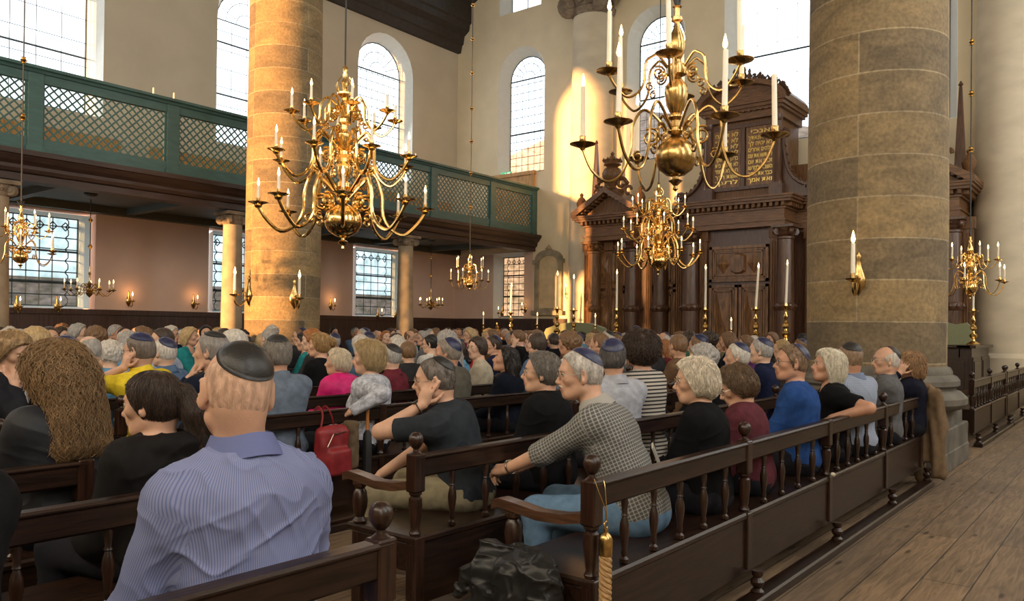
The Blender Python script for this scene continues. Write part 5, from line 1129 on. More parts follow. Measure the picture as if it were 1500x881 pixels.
def kippah_mesh(H, Rm, f=1.0, rad=.095, tilt=38, lift=.012, drop=0, roll=0):
    c = np.array(CRAN['c']); r = (np.array(CRAN['r'])+lift); t = R(tilt); ax = np.array([math.sin(R(roll)), -math.sin(t), math.cos(t)]); ax /= np.linalg.norm(ax); x = np.array([1.0, 0, 0]); x -= ax*(x @ ax); x /= np.linalg.norm(x); y = np.cross(ax, x)
    nr, ns = 9, 32; vs = []; amax = rad/.095
    for lay, dl in ((0, .0), (1, -.003)):
        for i in range(nr+1):
            for j in range(ns):
                a = amax*i/nr*1.0; b_ = 2*PI*j/ns; d = ax*math.cos(a)+(x*math.cos(b_)+y*math.sin(b_))*math.sin(a)
                seam = .0012*max(0, 1-abs(((b_*4/(2*PI)+.5) % 1)-.5)*14)
                puff = .004*math.sin(min(1, i/nr)*PI)+(.004*(1-i/nr)); k_ = 1/math.sqrt(((d/r)**2).sum()); q = c+d*(k_+dl+puff-seam); vs.append(H+Rm @ (q*f))
    fs = []
    for l in (0, 1):
        o = l*(nr+1)*ns
        for i in range(nr):
            for j in range(ns):
                q = [o+i*ns+j, o+i*ns+(j+1) % ns, o+(i+1)*ns+(j+1) % ns, o+(i+1)*ns+j]; fs.append(q[::-1] if l == 0 else q)
    o2 = (nr+1)*ns
    for j in range(ns): fs.append([nr*ns+j, nr*ns+(j+1) % ns, o2+nr*ns+(j+1) % ns, o2+nr*ns+j])
    return np.array(vs), np.array(fs)
def glasses_mb(H, Rm, f=1.0):
    w_ = lambda *p: Vector(H+Rm @ (np.array(p, float)*f)); b = MB()
    for sx in (-1, 1):
        b.tube([w_(sx*.031+.023*math.cos(a), .101-.004*abs(math.cos(a)), .010+.0175*math.sin(a)) for a in np.linspace(0, 2*PI, 19)[:-1]], .0016*f, 5, closed=True)
        b.tube([w_(sx*.054, .097, .014), w_(sx*.070, .085, .016), w_(sx*.081, .03, .014), w_(sx*.086, -.005, .012), w_(sx*.084, -.02, -.004)], .0017*f, 5)
    b.tube([w_(-.009, .102, .014), w_(0, .107, .017), w_(.009, .102, .014)], .0015*f, 5); return b
SK1, SK2, SK3, SK4 = (.52, .31, .21), (.44, .24, .155), (.60, .39, .28), (.36, .20, .125)
def build_person(loc, yaw, label, group=None, hz=1.235, lean=4, side=0, head=(0, 0, 0), headoff=(0, 0, 0), res=.006, fem=False, f=1.0, fat=1.0, top='shirt', topmat=None, sleeve='long', pants=None,
                 skin=SK1, hair='short', hairc=(.25, .22, .2), strand=None, kip=None, kipargs={}, glasses=None, hands=None, elbow=None, handrot=None, curl=(35, 35), collar=None, watch=None, face=True, folds=.006, seed=1, root=None, hood=False,
                 hthick=None, shr=1.0, shd=0.0, stache=None, beard=None, legs=None, earring=False, parts=True, thumb=30, neckw=1.0):
    t = root or empty('person', (loc[0], loc[1], 0), R(yaw)-PI/2)
    if label: tag(t, label, 'person', group)
    # --- joints (x right, y forward, z up; pelvis over the root)
    pel = V3(0, 0, .56); L = rotm(0, lean, side); sp = hz-.56-.155; up = L @ V3(0, 0, 1)
    neck = pel+up*sp; chest = pel+up*(sp*.62); Hd = neck+V3(0, .035, .155)+np.array(headoff); hr = rotm(*head)
    shw = (.140 if fem else .160)*fat**.5*shr; shz = sp*.875-shd
    SH = {-1: pel+L @ V3(-shw, 0, shz), 1: pel+L @ V3(shw, 0, shz)}       # -1 left, +1 right
    hands = dict(hands) if hands else {-1: (-.09, .36, .56), 1: (.09, .36, .56)}; handrot = dict(handrot) if handrot else {}; hd = {}; EL = {}; WR = {}
    for sd in (-1, 1):
        if isinstance(hands[sd], str):
            k_ = {'cheek': ((sd*.088, .070, -.105), (sd*-.02, -.42, .9), (sd*.9, .45, .1)), 'chin': ((sd*.03, .120, -.165), (-sd*.25, -.35, .9), (sd*.35, .9, .2)), 'temple': ((sd*.100, .105, -.06), (sd*-.05, -.55, .83), (sd*.85, .5, .1))}[hands[sd]]
            hands[sd] = tuple(Hd+hr @ (np.array(k_[0])*f)); handrot[sd] = (tuple(hr @ np.array(k_[1])), tuple(hr @ np.array(k_[2])))
        hint = np.array(elbow[sd] if elbow and sd in elbow else (sd*.5, -.6, -.6), float); EL[sd], WR[sd] = ik(SH[sd], np.array(hands[sd], float), .285*f, .255*f, hint)
    s = SDF()
    # torso, neck
    s.ell(pel+up*.02, (.165*fat, .120*fat, .13), L, .05); s.ell(pel+up*(sp*.36), (.140*fat, .108*fat, .16), L, .06); s.ell(chest+up*.02, (.160*fat, .110*fat, .17), L, .06)
    s.rc(neck-up*.06, Hd+hr @ V3(0, -.028, -.05), .064*neckw, .055*neckw, .035)
    if not fem: pass
    for sd in (-1, 1):
        s.rc(neck-up*.02, SH[sd], .040, .050, .06); s.rc(SH[sd], EL[sd], .054*f, .041*f, .02); s.rc(EL[sd], WR[sd], .041*f, .026*f, .015)
        fd = WR[sd]-EL[sd]; fd /= np.linalg.norm(fd)
        if handrot and sd in handrot: a, upv = handrot[sd]; HR = axes_from(np.array(a, float), np.array(upv, float))
        else: HR = axes_from(fd*.6+V3(-sd*.25, .3, -.25), V3(0, 0, 1))
        # thumb side: for right hand (sd=1) palm down, thumb points to -x
        hand_sdf(s, WR[sd], HR, -sd, curl[0 if sd < 0 else 1], f*.96, thumb=thumb)
    lg = legs or {}
    for sd in (-1, 1):
        hip = pel+V3(sd*.095, .0, -.02); kn = np.array(lg.get(sd, (sd*.13, .44, .53)), float); an = kn+V3(0, -.02, -.44)
        s.rc(hip, kn, .080*fat, .056, .03); s.rc(kn, an, .052, .038, .02); s.rc(an+V3(0, -.02, -.02), an+V3(0, .15, -.045), .036, .028, .02)
    head_sdf(s, Hd, hr, f, fem)
    vs, fs = polygonize(s, res)
    lc = (vs-Hd) @ hr/f; ctr = lc[fs].mean(1); mi = np.zeros(len(fs), int)
    mi[(np.abs(ctr[:, 0]) < .022) & (ctr[:, 1] > .086) & (ctr[:, 2] > -.064) & (ctr[:, 2] < -.043)] = 1
    mats = [skin_mat(skin), M['lip'], M['sclera'], M['iris']]
    if face:
        for sx in ():
            dx = ctr-np.array([sx*.030, .088, .014]); e = (dx[:, 0]/.0125)**2+(dx[:, 2]/.006)**2; mi[(e < 1) & (ctr[:, 1] > .07)] = 2
            e = (dx[:, 0]**2+dx[:, 2]**2)/.0055**2; mi[(e < 1) & (ctr[:, 1] > .07) & (np.abs(dx[:, 2]) < .0055)] = 3
    body = link('body', np_mesh('body', vs, fs, mats, mi), None, t)
    # --- upper clothing: the torso and arms again, looser
    c = SDF(); g = .014 if top != 'jacket' else .026
    c.ell(pel+up*.0, (.175*fat+g, .125*fat+g, .14), L, .05); c.ell(pel+up*(sp*.36), (.150*fat+g, .115*fat+g, .17), L, .06); c.ell(chest+up*.03, (.172*fat+g, .112*fat+g, .185), L, .06); c.ell(chest+up*.07+L @ V3(0, -.035, 0), (.140*fat+g, .085*fat+g, .12), L, .05)
    c.rc(neck-up*.055, neck-up*.02, .066+g*.4, .060+g*.3, .03)
    if fem: 
        for sd in (-1, 1): c.ell(chest+L @ V3(sd*.07, .10, -.02), (.065, .06, .07), L, .04)
    for sd in (-1, 1):
        c.rc(neck-up*.022, SH[sd]+up*.004, .040+g*.3, .050+g, .06)
        if sleeve == 'short': mid = SH[sd]+(EL[sd]-SH[sd])*.72; c.rc(SH[sd], mid, .052+g, .056+g*.6, .055, clip=True)
        elif sleeve == 'rolled': c.rc(SH[sd], EL[sd], .053+g, .050+g*.5, .055); q = EL[sd]+(WR[sd]-EL[sd])*.22; c.rc(EL[sd]-(WR[sd]-EL[sd])*.02, q, .055+g*.6, .054+g*.5, .01, clip=True)
        elif sleeve == 'long': c.rc(SH[sd], EL[sd], .053+g, .047+g, .055); q = EL[sd]+(WR[sd]-EL[sd])*.97; c.rc(EL[sd], q, .049+g, .031+g*.6, .015, clip=True)
    if hood: c.ell(neck+up*.0+L @ V3(0, -.085, -.005), (.125, .080, .062), L, .02); c.ell(neck+up*.04+L @ V3(0, -.05, .02), (.085, .07, .04), L, .02, 's')
    if top == 'jacket': c.rc(neck-up*.04+V3(0, -.01, 0), neck+up*.035+V3(0, -.01, 0), .078, .074, .02, clip=True)
    if collar == 'turtle': c.rc(neck-up*.04, neck+up*.05, .072, .066, .02, clip=True)
    if collar is None and fem: c.ell(neck+L @ V3(0, .10, .02), (.075, .075, .085), L, .02, 's')
    c.plane(pel+V3(0, 0, -.075), (0, 0, -1)); c.disp = cloth_disp(folds, seed)
    cv, cf = polygonize(c, res*1.15)
    lcs = (cv-pel) @ L; an_ = np.arctan2(lcs[:, 0], -lcs[:, 1]); wv = np.stack([an_*.165, np.zeros(len(cv)), lcs[:, 2]], 1)
    for sd in (-1, 1):      # weave follows the sleeves beyond the shoulder seam
        for A0, A1 in ((SH[sd], EL[sd]), (EL[sd], WR[sd])):
            dv_ = A1-A0; ln_ = np.linalg.norm(dv_); dv_ = dv_/ln_; q_ = cv-A0; al = q_ @ dv_; ra = q_-al[:, None]*dv_; rd_ = np.linalg.norm(ra, axis=1)
            m_ = (al > (.012 if A0 is SH[sd] else 0)) & (rd_ < .105) & (np.abs(lcs[:, 0])*1.0 > (shw*.93 if A0 is SH[sd] else -1)) if A0 is SH[sd] else (al > 0) & (rd_ < .085)
            ref = np.array([-sd, .0, 0.0]); ref = ref-dv_*(ref @ dv_); ref /= np.linalg.norm(ref); r2 = np.cross(dv_, ref); a_ = np.arctan2(ra @ r2, -(ra @ ref)); wv[m_, 0] = a_[m_]*.058; wv[m_, 2] = al[m_]
    cl = link({'shirt': 'shirt', 'tee': 't_shirt', 'jacket': 'jacket', 'jumper': 'jumper', 'cardigan': 'cardigan', 'blouse': 'blouse', 'polo': 'polo_shirt'}[top], np_mesh('top', cv, cf, [topmat], weave=wv), None, t)
    if collar in ('shirt', 'white'):
        k = SDF(); cc = neck+up*.0
        b = MB(); ring = []
        for lay in range(2):
            for q, (rr, zz) in enumerate(((.066, .045), (.072, .040), (.082, -.005))):
                ring.append([(rr-lay*.003, zz)])
        n = 40; vs_ = []; prof = [(.0655*neckw, -.02), (.066*neckw, .046), (.071*neckw, .050), (.095*neckw, -.010), (.090*neckw, -.012), (.069*neckw, .040)]; fr = L
        for i in range(n+1):
            a = PI/2+.30+(2*PI-.60)*i/n
            for (rr, zz) in prof: drop = (.0 if math.sin(a) < .3 else -.022*(math.sin(a)-.3)); vs_.append(cc+fr @ V3(rr*math.cos(a), -.004+rr*1.06*math.sin(a), zz+drop+.004*math.sin(3*a)))
        m_ = len(prof); fs_ = [(i*m_+j, i*m_+(j+1) % m_, (i+1)*m_+(j+1) % m_, (i+1)*m_+j) for i in range(n) for j in range(m_)]
        b.add(vs_, fs_); b.obj('collar', topmat if collar == 'shirt' else cloth('white collar', (.7, .7, .68)), t, smooth=50)
    # --- trousers
    pn = SDF()
    pn.ell(pel+V3(0, 0, -.02), (.178*fat, .138*fat, .115), None, .05)
    for sd in (-1, 1):
        hip = pel+V3(sd*.095, .0, -.02); kn = np.array(lg.get(sd, (sd*.13, .44, .53)), float); an = kn+V3(0, -.02, -.40); pn.rc(hip, kn, .098*fat, .074, .03); pn.rc(kn, an, .072, .062, .03, clip=True)
    pn.plane(pel+V3(0, 0, .09), (0, 0, 1)); pn.disp = cloth_disp(folds*.9, seed+9)
    pv, pf = polygonize(pn, max(res*1.3, .008)); link('trousers', np_mesh('trousers', pv, pf, [pants or cloth('dark trousers', (.012, .012, .016))]), None, t)
    # --- hair
    if hair:
        hs = hair_sdf(hair, Hd, hr, f, seed, thick=hthick)
        hv, hf = polygonize(hs, min(res, .006) if res < .01 else .009)
        if strand:
            sv, sf = strands(hs, hv, Hd, hr, seed=seed, **strand); hf = np.concatenate([hf, sf+len(hv)]); hv = np.concatenate([hv, sv])
        link('hair', np_mesh('hair', hv, hf, [hair_mat(hairc)]), None, t)
    w_ = lambda *p: Hd+hr @ (np.array(p, float)*f)
    if face:
        b = MB()
        for sx in (-1, 1): b.tube([w_(sx*.016, .090, .031), w_(sx*.030, .0895, .036), w_(sx*.046, .078, .031)], [.003, .0035, .002], 5)
        b.obj('eyebrows', hair_mat(tuple(x*.7 for x in hairc)), t)
        b = MB(); RM = Matrix([list(r_) for r_ in hr]).to_4x4()
        for sx in (-1, 1):
            Mx = Matrix.Translation(Vector(w_(sx*.030, .0765, .014))) @ RM @ Matrix.Rotation(-PI/2, 4, 'X')
            rr = .0122*f; b.lathe([(rr*math.sin(a), rr*math.cos(a)) for a in np.linspace(.42, 3.0, 9)], n=12, M=Mx, m=0)
            b.lathe([(.0001, rr*1.01), (rr*.25, rr*.985), (rr*.44, rr*.91)], n=12, M=Mx, m=1)
            b.tube([w_(sx*.0175, .083, .0135), w_(sx*.024, .0885, .0195), w_(sx*.032, .0895, .0205), w_(sx*.042, .083, .0140)], [.0012, .0024, .0024, .0012], 5, m=2)
            b.tube([w_(sx*.0185, .0835, .0115), w_(sx*.027, .0880, .0065), w_(sx*.036, .0865, .0070), w_(sx*.042, .082, .0110)], [.0010, .0016, .0016, .0010], 5, m=3)
        b.obj('eyes', [M['sclera'], M['iris'], M['lash'], skin_mat(skin)], t)
    if stache:
        b = MB()
        for sx in (-1, 1): b.tube([w_(sx*.002, .100, -.038), w_(sx*.014, .098, -.040), w_(sx*.026, .088, -.049)], [.005, .0055, .002], 6)
        b.obj('moustache', hair_mat(stache), t)
    if beard:
        bs = SDF(); bs.ell(w_(0, .03, -.07), np.array((.064, .068, .052))*f, hr, .02); bs.ell(w_(0, .06, -.10), np.array((.042, .04, .035))*f, hr, .02); bs.plane(w_(0, .03, -.035), hr @ V3(0, .25, 1)); bs.plane(w_(0, -.012, -.06), hr @ V3(0, -1, 0)); bs.disp = lambda p: .005*vnoise(p*60, 4)
        bv, bf = polygonize(bs, max(.005, res)); link('beard', np_mesh('beard', bv, bf, [hair_mat(beard)]), None, t)
    if kip:
        kv, kf = kippah_mesh(Hd, hr, f, **kipargs); ko = link('kippah', np_mesh('kippah', kv, kf, [M[kip if kip in M else 'kip_black']]), None, t)
        if kip == 'kip_rim' or kipargs.get('rim'): pass
    if glasses: glasses_mb(Hd, hr, f).obj('glasses', M[glasses], t)
    if watch is not None:
        sd, mt = watch; fd = (WR[sd]-EL[sd]); fd /= np.linalg.norm(fd); c0 = WR[sd]-fd*.025; ax_ = axes_from(fd, V3(0, 0, 1)); b = MB()
        b.tube([Vector(c0+ax_[:, 0]*.033*math.cos(a)+ax_[:, 2]*.031*math.sin(a)) for a in np.linspace(0, 2*PI, 17)[:-1]], .008, 6, closed=True, flat=.5)
        Mx = Matrix.Translation(Vector(c0+ax_[:, 2]*.030)) @ Matrix([list(r_)+[0] for r_ in np.stack([ax_[:, 0], ax_[:, 1], ax_[:, 2]], 1)]+[[0, 0, 0, 1]])
        b.lathe([(.017, -.004), (.019, .002), (.017, .006), (.001, .006)], n=14, M=Mx); b.obj('wristwatch', M[mt], t)
    if earring:
        b = MB(); 
        for sx in (-1, 1): b.lathe([(.001, -.006), (.005, 0), (.001, .006)], w_(sx*.084, .0, -.044), 8)
        b.obj('earrings', M['frame_metal'], t)
    return t, dict(H=Hd, hr=hr, neck=neck, WR=WR, EL=EL, SH=SH, pel=pel)
def seat_at(px, py, Y, back=.24):
    """place a sitter so that the middle of the head is seen at px, py; Y = world Y of the head"""
    q = P(px, py, Y=Y); return q
# ================================================================ THE SITTERS NEAR THE CAMERA
GREY, WHITE, DBR, BLK, BLOND, BROWN, RED_ = (.30, .28, .26), (.50, .46, .41), (.045, .030, .022), (.012, .010, .009), (.42, .29, .14), (.16, .09, .045), (.30, .12, .04)
PEOPLE = []      # (x, y) of everybody placed, to keep the crowd from overlapping
def place(px, crown, row, label, back=.17, yaw=104, lean=4, headoff=(0, 0, 0), side=0, ydir=1, Y=None, **kw):
    f = kw.get('f', 1.0); a = R(yaw-90); hz = 1.22
    for _ in range(4):
        sp = hz-.56-.155-headoff[2]; up = rotm(0, lean, side) @ V3(0, 0, 1); hl = up*sp+V3(0, .035, .155)+np.array(headoff)
        ox = hl[0]*math.cos(a)-hl[1]*math.sin(a); oy = hl[0]*math.sin(a)+hl[1]*math.cos(a)
        Yp = (ROW[row]+back*ydir) if Y is None else Y
        q = P(px, crown, Y=Yp+oy); up_z = up[2]; tgt = q.z-.125*f; hz += (tgt-(.56+hl[2]))/max(up_z, .5)
    sp = hz-.56-.155
    # build_person measures sp from hz; the offset is handled there
    x = q.x-ox; PEOPLE.append((x, Yp)); hz2 = hz-headoff[2]
    return build_person((x, Yp), yaw, label, hz=hz2, lean=lean, side=side, headoff=headoff, **kw)
lav = cloth('lavender pinstripe shirt', (.205, .228, .365), 'vstripe', .8, (.13, .15, .30)); 
place(348, 503, 0, 'bald man from behind in lavender striped shirt with black leather kippah', back=.22, yaw=84, lean=6, head=(-14, 5, -4), res=.0038, f=1.11, fat=1.20, shr=1.05, shd=.045, top='shirt', topmat=lav, collar='shirt', hair='fringe', hthick=.0022, hairc=(.50, .31, .215), skin=SK1, kip='kip_leather', kipargs=dict(rad=.088, tilt=37, lift=.006, roll=8), folds=.013, seed=4, neckw=1.12, hands={-1: (-.16, .40, .60), 1: (.16, .40, .60)})
place(80, 508, 2, 'woman with very long curly light-brown hair in black denim jacket, left foreground', lean=2, head=(14, 6, 0), res=.006, fem=True, top='jacket', topmat=cloth('black jacket', (.008, .009, .012), rough=.6), hair='long', hairc=(.25, .15, .07), strand=dict(n=6000, L=.28, rad=.0020, wave=1.1, lift=.022, down=.8, segs=18), skin=SK3, seed=11, hthick=.036)
def to_bun(Hx):      # hair combed back to the tie
    return None
r_ = place(222, 546, 1, 'dark-haired woman with low ponytail and hooded black jacket, left foreground', back=.30, lean=10, head=(22, 8, 0), res=.006, fem=True, top='jacket', hood=True, topmat=cloth('black hooded jacket', (.008, .007, .007), rough=.7), hair='pony', hairc=(.045, .028, .020), strand=dict(n=3600, L=.14, rad=.0013, lift=.004, down=.6), skin=SK1, seed=12)
place(-175, 515, 0, 'person in dark jacket cut off by the lower left corner, only a shoulder showing', back=.25, lean=8, res=.009, top='jacket', topmat=cloth('dark padded jacket', (.008, .008, .009)), hair='short', seed=13)
chk = cloth('grey checked shirt', (.085, .085, .082), 'check', 1.0, (.32, .31, .29))
place(848, 513, 0, 'old man with moustache in grey checked shirt and navy kippah leaning on his knees', back=.24, yaw=108, lean=25, side=0, headoff=(0, .05, .0), head=(28, 6, 0), res=.0045, fat=1.12, top='shirt', sleeve='rolled', topmat=chk, collar='shirt', hair='short', hairc=(.50, .46, .42), hthick=.007, strand=dict(n=3000, L=.035, rad=.0012, lift=.002, down=.5), skin=SK1, kip='kip_navy', kipargs=dict(rad=.088, tilt=36, lift=.013), glasses='frame_metal', stache=(.5, .46, .42), watch=(-1, 'watch'),
      hands={-1: (-.04, .74, .655), 1: (.035, .71, .645)}, elbow={-1: (-.8, -.2, -.5), 1: (.8, -.2, -.5)}, handrot={-1: ((.35, .9, -.15), (-.6, 0, .8)), 1: ((-.45, .85, -.1), (.4, 0, .9))}, curl=(55, 60), folds=.006, seed=21, pants=cloth('blue jeans', (.10, .17, .26)), legs={-1: (-.14, .46, .53), 1: (.14, .45, .53)})
place(636, 524, 1, 'man in charcoal t-shirt resting his cheek on one hand, elbow on the armrest', back=.22, yaw=106, lean=17, side=7, headoff=(-.015, .02, .0), head=(28, 6, 4), res=.0045, top='tee', sleeve='short', topmat=cloth('charcoal t-shirt', (.022, .026, .032)), collar='none', hair='short', hthick=.0055, hairc=(.13, .11, .095), strand=dict(n=2400, L=.025, rad=.0011, lift=.001, down=.5), skin=SK1, kip='kip_leather', kipargs=dict(rad=.072, tilt=40, lift=.010), glasses='frame_metal', watch=(-1, 'frame_dark'),
      hands={-1: 'cheek', 1: (-.06, .50, .60)}, elbow={-1: (-.5, .15, -.9), 1: (.8, -.2, -.5)}, handrot={1: ((-.5, .6, -.5), (0, .4, .9))}, curl=(26, 40), folds=.006, seed=22, pants=cloth('khaki trousers', (.20, .17, .11)), legs={-1: (-.20, .46, .52), 1: (.13, .45, .53)})
place(792, 517, 1, 'short-haired grey woman with glasses in black fleece with upturned collar', lean=6, head=(24, 0, 0), res=.0055, fem=True, top='jacket', collar='turtle', topmat=cloth('black fleece', (.006, .006, .007)), hair='short', hthick=.016, hairc=(.17, .15, .13), strand=dict(n=2600, L=.05, rad=.0013, lift=.004, down=.4, wave=.2), skin=SK1, glasses='frame_metal', seed=23)
place(898, 499, 1, 'man in pale grey polo shirt with navy kippah, turned away behind checked-shirt man', lean=4, head=(-32, 0, 0), yaw=62, res=.006, top='polo', collar='shirt', sleeve='short', topmat=cloth('pale grey polo', (.32, .33, .37)), hair='short', hairc=(.10, .09, .085), strand=dict(n=2200, L=.04, rad=.0013, lift=.002, down=.6), skin=SK1, kip='kip_navy', kipargs=dict(rad=.082, tilt=30, lift=.018), seed=24)
place(936, 488, 1, 'person with piled dark curly hair in black and white striped top', lean=5, head=(-8, 0, 0), yaw=80, res=.006, fem=True, top='jumper', collar='crew', topmat=cloth('striped top', (.42, .38, .33), 'hstripe', 1.0, (.03, .03, .032)), hair='curly', hairc=(.055, .035, .026), strand=dict(n=2600, L=.06, rad=.002, wave=.9, lift=.014, down=.2), skin=SK2, seed=25)
place(1017, 527, 0, 'white-haired woman in black jumper on the front pew with earring', lean=5, head=(20, 5, 0), res=.005, fem=True, f=.97, top='jumper', sleeve='long', collar='crew', topmat=cloth('black jumper', (.005, .005, .006)), hair='full', hairc=(.66, .58, .46), hthick=.021, strand=dict(n=3800, L=.07, rad=.0018, wave=.35, lift=.008, down=.35), skin=SK1, seed=26, earring=True, glasses='frame_metal')
place(1078, 538, 0, 'brown-haired woman in maroon cardigan and white collar looking down', lean=10, head=(20, 28, 0), res=.0055, fem=True, f=.96, top='cardigan', collar='white', topmat=cloth('maroon cardigan', (.085, .022, .03)), hair='full', hairc=(.12, .075, .042), hthick=.024, strand=dict(n=3000, L=.06, rad=.0018, wave=.4, lift=.007, down=.35), skin=SK1, glasses='frame_metal', seed=27)
place(1158, 505, 0, 'man with dark-framed glasses in blue jumper on the front pew', lean=4, head=(26, 0, 0), res=.0055, f=1.02, fat=1.08, top='jumper', collar='crew', topmat=cloth('royal blue jumper', (.018, .055, .19)), hair='short', hairc=(.20, .13, .08), hthick=.007, strand=dict(n=1800, L=.03, rad=.0012, lift=.002, down=.5), skin=SK2, kip='kip_navy', kipargs=dict(rad=.085, tilt=52, lift=.012), glasses='frame_dark', seed=28)
place(1212, 513, 0, 'white-haired woman in black t-shirt looking up, elbow over the pew rail', lean=0, yaw=110, head=(16, -8, 0), res=.006, fem=True, top='tee', sleeve='short', topmat=cloth('black t-shirt', (.006, .006, .007)), hair='bob', hairc=(.68, .62, .50), hthick=.020, strand=dict(n=3600, L=.11, rad=.002, wave=.2, lift=.008, down=.6), skin=SK2, seed=29, hands={-1: (-.30, .02, .80), 1: (.1, .4, .6)}, elbow={-1: (-.6, -.8, -.2)})
place(1244, 503, 0, 'man in pale blue checked shirt with black kippah, back turned, by the column', back=.13, lean=2, yaw=70, head=(-14, 0, 0), res=.0065, fat=1.1, top='shirt', collar='shirt', topmat=cloth('pale blue checked shirt', (.30, .34, .42), 'check', .8, (.16, .20, .30)), hair='short', hairc=(.20, .13, .08), hthick=.005, skin=SK2, kip='kip_black', kipargs=dict(rad=.085, tilt=20, lift=.010), seed=30)
place(1297, 508, 0, 'bald man with glasses and black kippah in grey shirt beside the column', back=.10, lean=0, headoff=(0, -.03, 0), head=(20, 2, 0), res=.0065, top='shirt', collar='shirt', topmat=cloth('dark grey shirt', (.10, .10, .105)), hair='fringe', hairc=(.5, .45, .4), skin=SK1, kip='kip_black', kipargs=dict(rad=.08, tilt=58, lift=.010), glasses='frame_metal', seed=31)
place(1333, 517, 0, 'woman with tousled reddish-blond hair holding one hand to her face, end of pew', back=.07, lean=0, headoff=(0, -.03, 0), yaw=104, head=(4, 4, 0), res=.0065, fem=True, top='jumper', collar='crew', topmat=cloth('dark navy jumper', (.008, .009, .018)), hair='bob', hthick=.018, hairc=(.34, .20, .10), strand=dict(n=2200, L=.07, rad=.0022, wave=.6, lift=.010, down=.4), skin=SK1, seed=32, hands={-1: 'temple', 1: (.1, .4, .6)}, elbow={-1: (-.5, .3, -.9)}, curl=(20, 35))
place(405, 494, 3, 'grey-haired man with black studded kippah in slate blue shirt, seen from behind', lean=3, yaw=84, head=(-6, 0, 0), res=.006, fat=1.12, top='shirt', collar='shirt', topmat=cloth('slate blue shirt', (.12, .15, .20)), hair='short', hairc=(.26, .23, .20), hthick=.015, strand=dict(n=2200, L=.05, rad=.0014, lift=.004, down=.5), skin=SK1, kip='kip_black', kipargs=dict(rad=.075, tilt=14, lift=.020), seed=33)
place(309, 488, 3, 'man in navy shirt with embroidered black kippah, hand raised to his chin', lean=6, head=(22, 0, 0), res=.006, fat=1.08, top='shirt', topmat=cloth('navy shirt', (.008, .011, .022)), hair='short', hairc=(.20, .18, .165), skin=SK1, kip='kip_black', kipargs=dict(rad=.068, tilt=12, lift=.014), seed=34, hands={-1: 'chin', 1: (.1, .4, .6)}, elbow={-1: (-.5, .2, -.9)})
place(203, 490, 4, 'man in bright yellow shirt with navy kippah resting his face on his hand', lean=10, side=4, head=(22, 6, 0), res=.0065, fat=1.08, top='shirt', collar='shirt', sleeve='short', topmat=cloth('yellow shirt', (.62, .46, .03)), hair='short', hairc=(.14, .11, .09), skin=SK1, kip='kip_navy', kipargs=dict(rad=.088, tilt=20, lift=.014), glasses='frame_dark', seed=35, hands={-1: 'cheek', 1: (.1, .4, .6)}, elbow={-1: (-.5, .25, -.9)})
place(538, 502, 3, 'blond woman in pale grey patterned blouse with an arm over the pew rail', lean=0, yaw=112, head=(24, 2, 0), res=.006, fem=True, fat=1.05, top='blouse', collar='crew', topmat=mat('pale patterned blouse', (.36, .37, .42), .85, var=.35, scale=30), hair='full', hairc=(.46, .33, .17), hthick=.030, strand=dict(n=3200, L=.07, rad=.002, wave=.4, lift=.010, down=.4), skin=SK1, seed=36, hands={-1: (-.42, -.05, .80), 1: (.1, .4, .6)}, elbow={-1: (-.6, -.9, -.1)})
place(494, 512, 4, 'white-haired woman in bright magenta jacket', lean=5, head=(24, 0, 0), res=.0065, fem=True, f=.95, top='jacket', topmat=cloth('magenta jacket', (.50, .008, .13), rough=.6), hair='full', hairc=(.62, .52, .38), hthick=.018, strand=dict(n=2000, L=.07, rad=.002, wave=.3, lift=.006, down=.5), skin=SK1, seed=37)
place(467, 489, 5, 'blond woman with pinned-up hair in black top', lean=5, head=(30, 0, 0), res=.007, fem=True, top='jumper', collar='crew', topmat=cloth('black top', (.006, .006, .007)), hair='bun', hairc=(.36, .22, .09), hthick=.020, strand=dict(n=1600, L=.08, rad=.002, lift=.004, down=.1), skin=SK1, seed=38)
place(655, 496, 3, 'grey-haired man with large navy kippah in olive tweed jacket', lean=5, head=(16, 0, 0), res=.0065, fat=1.05, top='jacket', topmat=cloth('olive tweed jacket', (.085, .078, .062)), hair='short', hairc=(.20, .17, .14), hthick=.012, skin=SK2, kip='kip_navy', kipargs=dict(rad=.098, tilt=44, lift=.014), seed=39)
place(740, 509, 3, 'woman with straight shoulder-length black hair looking up, dark navy top', lean=2, yaw=108, head=(26, -14, 0), res=.0065, fem=True, top='jumper', collar='crew', topmat=cloth('dark navy top', (.006, .008, .015)), hair='long', hthick=.018, hairc=(.016, .012, .011), strand=dict(n=1600, L=.16, rad=.0016, lift=.003, down=.9), skin=SK2, seed=40)
r5 = place(20, 488, 5, 'blond woman facing us in black cardigan over white top, reading, left edge', Y=5.75, yaw=-62, lean=8, head=(-6, 24, 0), res=.007, fem=True, top='cardigan', topmat=cloth('black cardigan', (.014, .014, .018)), hair='full', hthick=.022, hairc=(.34, .22, .11), strand=dict(n=1600, L=.06, rad=.002, wave=.4, lift=.006, down=.4), skin=SK1, seed=41, hands={-1: (-.06, .25, .62), 1: 'chin'}, elbow={1: (.5, .3, -.9)})
cx5, cy5 = r5[0].location.x, r5[0].location.y
v_ = MB(); v_.prism([(-.085, .60), (.085, .60), (.10, .82), (.06, 1.0), (0, .93), (-.06, 1.0), (-.10, .82)], lambda u, v, q: (u, q+.10*(v-.6), v), .12, .152); v_.obj('white_top', cloth('white vest', (.62, .62, .66)), r5[0], smooth=40)
t = empty('wooden_chair', (cx5, cy5, 0), R(-62-90)); tag(t, 'plain dark wooden chair under the reading woman, left edge', 'chair')
b = MB(); b.bbox((-.22, -.18, .42), (.22, .26, .46)); b.obj('seat', M['dark_wood'], t)
